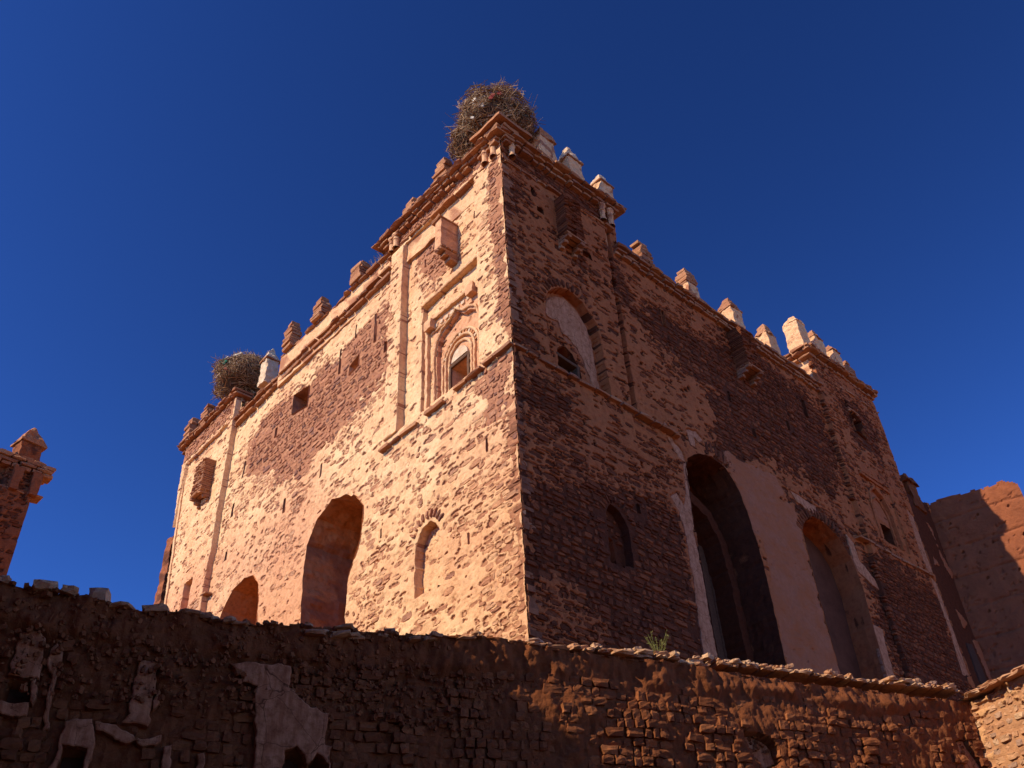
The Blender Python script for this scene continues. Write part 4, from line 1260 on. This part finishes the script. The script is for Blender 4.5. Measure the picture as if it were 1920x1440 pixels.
# thickness of the two walls
block('wall_core', 16.4, 18.4, .25, .75, 0, 16.3, M_ruin, 74, .5, .03, ruin)
Vb = FB.w(np.array([-.2, 1.5, 2.6] * 4), np.array([0, 0, 0, 0, 0, 0, 16.55, 16.6, 16.4, 16.55, 16.6, 16.4]), np.array([-.12, -.12, -.12, -.7, -.7, -.7] * 2))
link('wall_core', mesh('wall_core', Vb, [(6, 7, 10, 9), (7, 8, 11, 10), (3, 4, 10, 9), (4, 5, 11, 10), (2, 5, 11, 8), (0, 1, 7, 6), (1, 2, 8, 7), (0, 3, 9, 6)], M_ruin), ruin)

# ------------------------------------------------------------------ tower at the left edge
tow = thing('neighbour_tower', 'reddish corner tower with one pointed merlon at the left edge of the photo', 'tower')
us = ugrid(4.0, .035, .05); zz = np.concatenate([np.arange(0, 9.5, .8), np.arange(9.5, 13.2, .035)])
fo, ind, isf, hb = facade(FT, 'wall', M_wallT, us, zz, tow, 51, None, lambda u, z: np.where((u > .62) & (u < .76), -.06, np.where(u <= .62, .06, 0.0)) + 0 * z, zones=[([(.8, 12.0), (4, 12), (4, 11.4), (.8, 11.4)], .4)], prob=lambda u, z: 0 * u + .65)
stones_of(FT, ind, isf, hb, fo, tow, ST_R, M_stoneR, 60)
block('tower_side', -9.3, -5.54, 9.52, 13.4, 0, 13.2, M_wallR, 75, .2, .02, tow)
course(FT, -.22, 4.0, 12.62, .12, .06, 'ledge_slab', tow, 400, .3, .6)
course(FT, -.3, 4.0, 13.12, .2, .08, 'corbel_stone', tow, 401, .15, .3, .02, .3)
course(FT, -.26, .95, 13.2, .24, .08, 'coping_slab', tow, 402, .3, .5, .01, .6)
course(FT, -.3, 4.0, 13.29, .24, .08, 'coping_slab', tow, 403, .3, .5, .01, .5)
course(FT, -.1, .9, 13.38, .2, .07, 'coping_slab', tow, 404, .25, .4, .02, .5)
for u in (.02, .42):
    p = FT.w(u, 12.6, .12)
    V = []
    colon = bpy.data.objects
    V, F = rough_box(.17, .17, .55, .06, .015, int(u * 50), 1.25)
    link('colonnette', mesh('colonnette', V, F, M_wallT, {'plaster': np.ones(len(V)), 'tint': np.full(len(V), .6), 'white': np.zeros(len(V))}), tow, Matrix.Translation((p[0], p[1], 12.6)))
merlon(-5.80, 9.72, 13.4, .48, .44, .60, .46, M_wallT, M_slab, 76, .15, .03, tow, 1.16, .12, .8)
merlon(-7.05, 9.8, 13.35, .52, .46, .62, .5, M_wallT, M_slab, 77, 0, 0, tow, 1.16, .12, .8)

# ------------------------------------------------------------------ foreground mud-brick wall
fgw = thing('mud_brick_wall', 'long dark mud brick wall with broken plaster patches running across the foreground', 'wall', (0, 0, 0))
LEN = 12.88
us = np.arange(-1.2, LEN + .01, .021)
zz = np.concatenate([np.arange(0, 4.2, .6), np.arange(4.2, 6.72, .02)])
U, Z = np.meshgrid(us, zz)
topx = np.array([(-1.2, 6.4), (0, 6.36), (.41, 6.36), (.89, 6.30), (1.32, 6.24), (1.83, 6.25), (2.36, 6.2), (2.83, 6.22), (3.45, 6.25), (4.21, 6.27), (5.15, 6.3), (6.03, 6.34), (6.3, 6.27), (7.64, 6.26), (8.75, 6.22), (10.08, 6.14), (12.3, 6.13), (12.9, 6.14)])


def topF(u): return np.interp(u, topx[:, 0], topx[:, 1]) + .035 * fbm(np.asarray(u) * 5, 0 * np.asarray(u), 4, 3)


bricky = sstep(5.98, 5.78, Z + .12 * fbm(U * 1.2, Z * 1.2, 3, 21))       # below: courses laid bare; above: washed-out mud
Hf = .07 * fbm(U * .55, Z * .9, 3, 31) + .035 * fbm(U * 2.2, Z * 1.6, 3, 33) + .10 * (1 - bricky) * fbm(U * 3.2, Z * 2.2, 4, 34) + .03 * (1 - bricky) + .030 * fbm(U * 17, Z * 6, 3, 35) + .022 * fbm(U * 9, Z * 11, 4, 36) + .008 * vn(U * 42, Z * 36, 37)
Hf += .09 * sstep(6.25, 5.5, Z) * sstep(5.2, 6.8, U) + .10 * sstep(4.3, 6.7, U) + .05 * np.clip(fbm(U * 1.5, Z * 2.4, 4, 55), 0, 1)
nichesF = [[(.36, 5.14), (.6, 5.14), (.6, 5.37), (.36, 5.37)], [(1.02, 4.35), (1.22, 4.35), (1.22, 4.73), (1.02, 4.74)],
           [(3.19, 4.3), (3.19, 4.8), (3.28, 4.86), (3.38, 4.8), (3.42, 4.3)], [(3.48, 4.3), (3.48, 4.75), (3.54, 4.81), (3.63, 4.72), (3.65, 4.3)]]
for p in nichesF:
    d = pdist(np.stack([U.ravel(), Z.ravel()], 1), p)[0].reshape(U.shape)
    Hf = np.where(d < 0, -.3, Hf)
platesF = {
 'a': [(.35, 5.83), (.50, 5.86), (.62, 5.82), (.625, 5.6), (.63, 5.38), (.60, 5.375), (.36, 5.385), (.33, 5.5), (.35, 5.65)],
 'a2': [(.33, 5.03), (.40, 5.00), (.61, 5.03), (.62, 5.13), (.36, 5.13), (.33, 5.10)],
 'a3': [(.605, 5.36), (.64, 5.37), (.66, 5.2), (.63, 5.12), (.605, 5.14)],
 'b': [(.66, 5.68), (.74, 5.77), (.82, 5.68), (.82, 5.56), (.79, 5.47), (.80, 5.2), (.86, 4.9), (.82, 4.87), (.76, 5.2), (.755, 5.45), (.69, 5.53)],
 'c': [(1.56, 5.68), (1.75, 5.67), (1.76, 5.51), (1.78, 5.3), (1.77, 5.05), (1.77, 4.97), (1.53, 5.0), (1.57, 5.10), (1.55, 5.26), (1.57, 5.5)],
 'c2': [(1.79, 5.38), (1.86, 5.24), (1.80, 5.19), (1.785, 5.28)],
 'd': [(.98, 4.95), (1.1, 4.99), (1.23, 5.0), (1.27, 4.9), (1.33, 4.68), (1.27, 4.5), (1.235, 4.5), (1.23, 4.745), (1.01, 4.75), (1.0, 4.5), (.95, 4.5), (.98, 4.79)],
 'e': [(1.25, 4.99), (1.47, 4.97), (1.6, 4.9), (1.7, 4.83), (1.59, 4.8), (1.45, 4.86), (1.28, 4.91)],
 'e2': [(1.71, 4.84), (1.92, 4.91), (1.94, 4.85), (1.73, 4.78)],
 'f': [(2.51, 5.71), (2.77, 5.76), (3.16, 5.76), (3.17, 5.52), (3.41, 5.33), (3.63, 5.25), (3.59, 4.94), (3.68, 4.92), (3.68, 4.45), (3.66, 4.72), (3.55, 4.83), (3.46, 4.72), (3.43, 4.72), (3.39, 4.82), (3.28, 4.88), (3.175, 4.82), (3.17, 4.4), (2.86, 4.4), (2.88, 4.89), (2.81, 5.49), (2.66, 5.52), (2.63, 5.63)],
 'g': [(8.92, 5.4), (9.04, 5.4), (9.3, 5.31), (9.36, 5.07), (9.11, 4.98), (8.96, 5.2)],
 'h': [(1.98, 4.8), (2.05, 4.82), (2.06, 4.4), (2.0, 4.4)], 'i': [(2.3, 4.75), (2.36, 4.76), (2.38, 4.4), (2.3, 4.4)],
 'j': [(12.42, 5.55), (12.6, 5.6), (12.72, 5.3), (12.85, 4.9), (12.85, 4.4), (12.5, 4.4)]}
platesF = {k: rough_poly(rough_poly(v, .06, .022, 90 + i), .022, .013, 190 + i, True, 17) for i, (k, v) in enumerate(platesF.items())}
# bricks
r = np.random.default_rng(12)
bricks = []; z = 4.25; row = 0
while z < 6.1:
    ch = r.uniform(.095, .14); u = -1.2 + r.uniform(0, .15)
    while u < LEN - .1:
        L = r.uniform(.095, .16) if r.random() < .85 else r.uniform(.18, .26)
        bricks.append((u + L / 2, z + ch / 2, L, ch)); u += L
    z += ch; row += 1
bricks = np.array(bricks)
bb = sstep(5.98, 5.78, bricks[:, 1] + .12 * fbm(bricks[:, 0] * 1.2, bricks[:, 1] * 1.2, 3, 21))
keep = (bb > .2) & (r.random(len(bricks)) > .03)
for p in list(platesF.values()) + [np.array(q) for q in nichesF]:
    keep &= pdist(bricks[:, :2], p)[0] > .05
bricks = bricks[keep]
for p in platesF.values():
    d = pdist(np.stack([U.ravel(), Z.ravel()], 1), p)[0].reshape(U.shape)
    Hf = np.where((d < .02) & (Hf > -.25), np.minimum(Hf, -.02), Hf)
Hf = Hf - .045 * bricky
V = FG.w(U, Z, Hf).reshape(-1, 3)
I = np.arange(U.size).reshape(U.shape)
Q = np.stack([I[:-1, :-1], I[:-1, 1:], I[1:, 1:], I[1:, :-1]], -1).reshape(-1, 4)
cz = (Z[:-1, :-1] + Z[1:, 1:]).ravel() / 2; cu2 = (U[:-1, :-1] + U[1:, 1:]).ravel() / 2
Q = Q[cz < topF(cu2)]
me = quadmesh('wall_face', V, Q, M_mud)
fgo = link('wall_face', me, fgw)
hb = .07 * fbm(bricks[:, 0] * .55, bricks[:, 1] * .9, 3, 31) + .035 * fbm(bricks[:, 0] * 2.2, bricks[:, 1] * 1.6, 3, 33) + .09 * sstep(6.25, 5.5, bricks[:, 1]) * sstep(5.2, 6.8, bricks[:, 0]) + .10 * sstep(4.3, 6.7, bricks[:, 0])
cand = []
for (u, z, L, ch), h in zip(bricks, hb):
    dep = .16
    fr = h + r.uniform(-.05, .02) + .045 * float(vn(u * 2.5, z * 3, 44))
    M = FG.M(u, z, fr - dep / 2, L - r.uniform(.002, .02), dep, ch - r.uniform(-.004, .008), r.uniform(-.09, .09), r.uniform(-.22, .16))
    dd = np.linalg.norm(FG.w(u, z, 0) - CAMP)
    inview = u > 0 and z > 4.6 + .05 * u
    cand.append(((L * ch / dd ** 2) * (1 if inview else .01), int(r.integers(len(ADOBE))), M))
cand.sort(key=lambda c: -c[0])
for a, k, M in cand[:300]:
    link('adobe_brick', ADB[k], fgw, M)
merged('adobe_brick', [(k, M) for a, k, M in cand[300:]], ADOBE, M_adobe, fgw)
for k, p in platesF.items():
    prism(FG, p, -.08, .028 + .012 * (len(p) % 3), 'plaster_patch', M_gypd, fgw)
for p in nichesF:
    prism(FG, np.array(p), -.34, -.29, 'niche_back', M_dark, fgw)
# body of the wall behind its face
Vb = FG.w(np.array([-1.2, LEN, LEN, -1.2] * 2), np.array([0] * 4 + [6.12] * 4, float), np.array([-.36, -.36, -1.0, -1.0] * 2))
link('wall_core', mesh('wall_core', Vb, [(4, 5, 6, 7), (0, 1, 5, 4), (1, 2, 6, 5), (2, 3, 7, 6), (3, 0, 4, 7)], M_mud), fgw)
n = 420
xs = np.linspace(-1.2, LEN, n); tf = topF(xs)
rows = [FG.w(xs, tf - .03, np.interp(xs, us, Hf[-12])), FG.w(xs, tf + .02, -.12 + 0 * xs), FG.w(xs, tf + .04 * fbm(xs * 4, xs * 0, 3, 6), -.4 + 0 * xs), FG.w(xs, tf - .1, -1.02 + 0 * xs)]
V = np.concatenate(rows)
F = [(k * n + i, k * n + i + 1, (k + 1) * n + i + 1, (k + 1) * n + i) for k in range(3) for i in range(n - 1)]
link('wall_top', mesh('wall_top', V, F, M_mud, smooth=True), fgw)
# clods and crumbs along the left part of the top
r = np.random.default_rng(15)
items = []
for i in range(900):
    u = r.uniform(-1, 6.6); s = r.uniform(.015, .06)
    items.append((int(r.integers(len(ADOBE))), FG.M(u, float(topF(u)) + r.uniform(-.07, .015), r.uniform(-.25, .05), s * r.uniform(.8, 1.8), s * 1.3, s, r.uniform(-.6, .6), r.uniform(-1, 1))))
for i in range(2600):
    u = r.uniform(-1, LEN); z = r.uniform(5.2, 6.2) + .0 * u; s = r.uniform(.012, .05)
    h = float(.07 * fbm(u * .55, z * .9, 3, 31) + .035 * fbm(u * 2.2, z * 1.6, 3, 33) + .1 * fbm(u * 3.2, z * 2.2, 4, 34) + .03)
    if z < float(topF(u)) - .05:
        items.append((int(r.integers(len(ADOBE))), FG.M(u, z, h, s * r.uniform(.8, 1.5), s * 1.2, s * r.uniform(.8, 1.6), r.uniform(-.6, .6), r.uniform(-1, 1))))
merged('mud_clod', items, ADOBE, M_adobe, fgw)
# stones set on the top: a few big ones on the left, a projecting coping on the right
for u, L, t, d, m in ((.02, .2, .08, .3, 1), (.05, .14, .05, .2, 2), (.45, .34, .14, .32, 0), (.44, .26, .06, .3, 3), (.70, .22, .12, .3, 1), (1.02, .26, .17, .3, 2), (1.28, .3, .06, .3, 4), (1.62, .34, .1, .3, 5), (2.0, .3, .06, .3, 6), (2.14, .3, .1, .25, 7), (2.42, .2, .05, .2, 8)):
    L *= .82; t *= .8
    link('top_stone', COPE[m], fgw, FG.M(u, float(topF(u)) + t * .30 + (.07 if (t == .06 and u == .44) else 0) + (.05 if u == .05 else 0), -.05, L, d, t, r.uniform(-.22, .22), r.uniform(-.4, .4)))
for i in range(26):
    u = r.uniform(2.2, 5.6)
    t = r.uniform(.03, .06)
    link('top_stone', COPE[i % 10], fgw, FG.M(u, float(topF(u)) - r.uniform(-.02, .09), r.uniform(-.1, .05), r.uniform(.1, .28), .25, t, r.uniform(-.25, .15), r.uniform(-.4, .4)))
for a_, b_, pr in ((6.0, 8.15, .165), (8.15, 8.7, .06), (8.7, 10.9, .155), (10.9, 11.5, .10), (11.5, LEN - .1, .17)):
    course(FG, a_, b_, 6.285, pr, .045, 'coping_stone', fgw, 500 + int(a_ * 10), .14, .36, .006, .4, .03, 0, COPE, .012)
    course(FG, a_, b_, 6.325, pr - .03, .055, 'coping_stone', fgw, 700 + int(a_ * 10), .1, .28, .015, .35, .045, .12, COPE, .012)
for i in range(40):
    u = r.uniform(6.1, LEN - .2)
    s = r.uniform(.04, .1)
    link('coping_stone', COPE[i % 10], fgw, FG.M(u, 6.385 + s * .2, r.uniform(-.15, .08), s * r.uniform(1, 2), s * 1.3, s * .7, r.uniform(-.3, .3), r.uniform(-.6, .6)))

# ------------------------------------------------------------------ sunlit return wall at the right
rw = thing('rubble_wall', 'sunlit orange stone and brick wall meeting the dark mud wall at the right', 'wall', (0, 0, 0))
us = np.arange(-.05, 4.0, .022); zz = np.concatenate([np.arange(0, 4.4, .6), np.arange(4.4, 6.2, .02)])
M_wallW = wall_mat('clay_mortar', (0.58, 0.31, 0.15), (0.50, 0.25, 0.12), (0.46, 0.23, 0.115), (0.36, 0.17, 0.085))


def topW(u): return 6.12 + .05 * sstep(.2, 1.2, np.asarray(u, float)) + .02 * fbm(np.asarray(u) * 5, 0 * np.asarray(u), 2, 8)


FW.N = FW.N if FW.N[0] < 0 else -FW.N
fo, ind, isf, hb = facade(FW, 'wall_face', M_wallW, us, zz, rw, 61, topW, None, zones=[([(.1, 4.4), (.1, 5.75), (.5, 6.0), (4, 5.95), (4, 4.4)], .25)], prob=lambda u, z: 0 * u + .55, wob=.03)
ind2, seen = [], []
r = np.random.default_rng(17); z = 4.4
while z < 6.0:
    ch = r.uniform(.07, .13); u = .0
    while u < 3.9:
        L = r.uniform(.1, .26); ind2.append((u + L / 2, z + ch / 2, L - .02, ch - .012, 0, 0)); u += L
    z += ch
ind2 = np.array(ind2)
stones_of(FW, ind2, np.ones(len(ind2), bool), .03 * fbm(ind2[:, 0] * .6, ind2[:, 1] * .6, 3, 61) - .008, fo, rw, unit_meshes('rubble_stone', STONES, M_cope), M_cope, 110, (-.01, .03))
course(FW, -.15, 3.9, 6.14, .16, .05, 'coping_stone', rw, 510, .2, .45, .006, .5, .03, 0, COPE, .01)
course(FW, .1, 3.9, 6.19, .10, .05, 'coping_stone', rw, 511, .15, .35, .012, .4, .04, .1, COPE, .01)
Vb = FW.w(np.array([0, 4.0, 4.0, 0] * 2), np.array([0] * 4 + [6.08] * 4, float), np.array([-.14, -.14, -.8, -.8] * 2))
link('wall_core', mesh('wall_core', Vb, [(4, 5, 6, 7), (0, 1, 5, 4), (1, 2, 6, 5), (2, 3, 7, 6), (3, 0, 4, 7)], M_mud), rw)

# ------------------------------------------------------------------ weeds on the wall top
def weed(u, z, h, n, label, seed):
    r = np.random.default_rng(seed)
    p0 = FG.w(u, z, -.05)
    o = thing('wild_weed', label, 'plant', tuple(p0))
    VV = []; FF = []; LV = []; LF = []
    for s in range(n):
        a = r.uniform(0, 2 * math.pi); lean = r.uniform(.1, .9)
        d = np.array([math.cos(a) * lean, math.sin(a) * lean, 1.0]); d /= np.linalg.norm(d)
        L = h * r.uniform(.5, 1.05); prev = np.zeros(3); e = np.cross(d, [.2, 1, .1]); e /= np.linalg.norm(e); f_ = np.cross(d, e)
        base = r.normal(size=3) * .02; base[2] = 0
        cen = [base + d * L * t + np.array([0, 0, .12 * L * t * t]) for t in (0, .35, .7, 1)]
        off = len(VV)
        for c, w in zip(cen, (.0055, .0045, .0035, .002)):
            for q in range(3):
                VV.append(c + (e * math.cos(q * 2.1) + f_ * math.sin(q * 2.1)) * w)
        for lv in range(3):
            for q in range(3):
                FF.append((off + lv * 3 + q, off + lv * 3 + (q + 1) % 3, off + lv * 3 + 3 + (q + 1) % 3, off + lv * 3 + 3 + q))
        for k in range(int(16 * L / h)):
            t = r.uniform(.2, 1.0); c = base + d * L * t + np.array([0, 0, .12 * L * t * t])
            l = r.normal(size=3); l[2] = abs(l[2]) * .7; l /= np.linalg.norm(l); w = np.cross(l, r.normal(size=3)); w /= np.linalg.norm(w)
            ll = r.uniform(.02, .05); ww = r.uniform(.003, .006); i0 = len(LV)
            LV += [c, c + l * ll * .5 + w * ww, c + l * ll, c + l * ll * .5 - w * ww]
            LF.append((i0, i0 + 1, i0 + 2, i0 + 3))
    link('stem', mesh('stem', np.array(VV), FF, M_leaf), o)
    link('leaf', mesh('leaf', np.array(LV), LF, M_leaf), o, kind='stuff')


weed(7.95, 6.37, .37, 16, 'green feathery weed growing from the sunlit wall coping', 1)
weed(9.35, 6.32, .08, 4, 'tiny dry sprig between coping stones right of the big weed', 2)

# ------------------------------------------------------------------ unseen house added left of the viewer to shade the wall and cut bounce
hou = thing('shading_house', 'unseen tall mud brick block added to shade the courtyard wall', 'house', (-14.5, -4.5, 0))
V, F = rough_box(5.6, 19.2, 13.0, .5, .06, 81, .99, 2)
me = mesh('wall', V, F, M_ruin)
ho = link('wall', me, hou)
for i, (x, z) in enumerate(((-1.2, 9.5), (1.2, 9.5), (0, 6.0))):
    V, F = rough_box(.7, .12, 1.1, .2, .01, 90 + i); link('window', mesh('window', V, F, M_wood), hou, Matrix.Translation((2.76, x * 5, z)) @ Matrix.Rotation(math.pi / 2, 4, 'Z'))
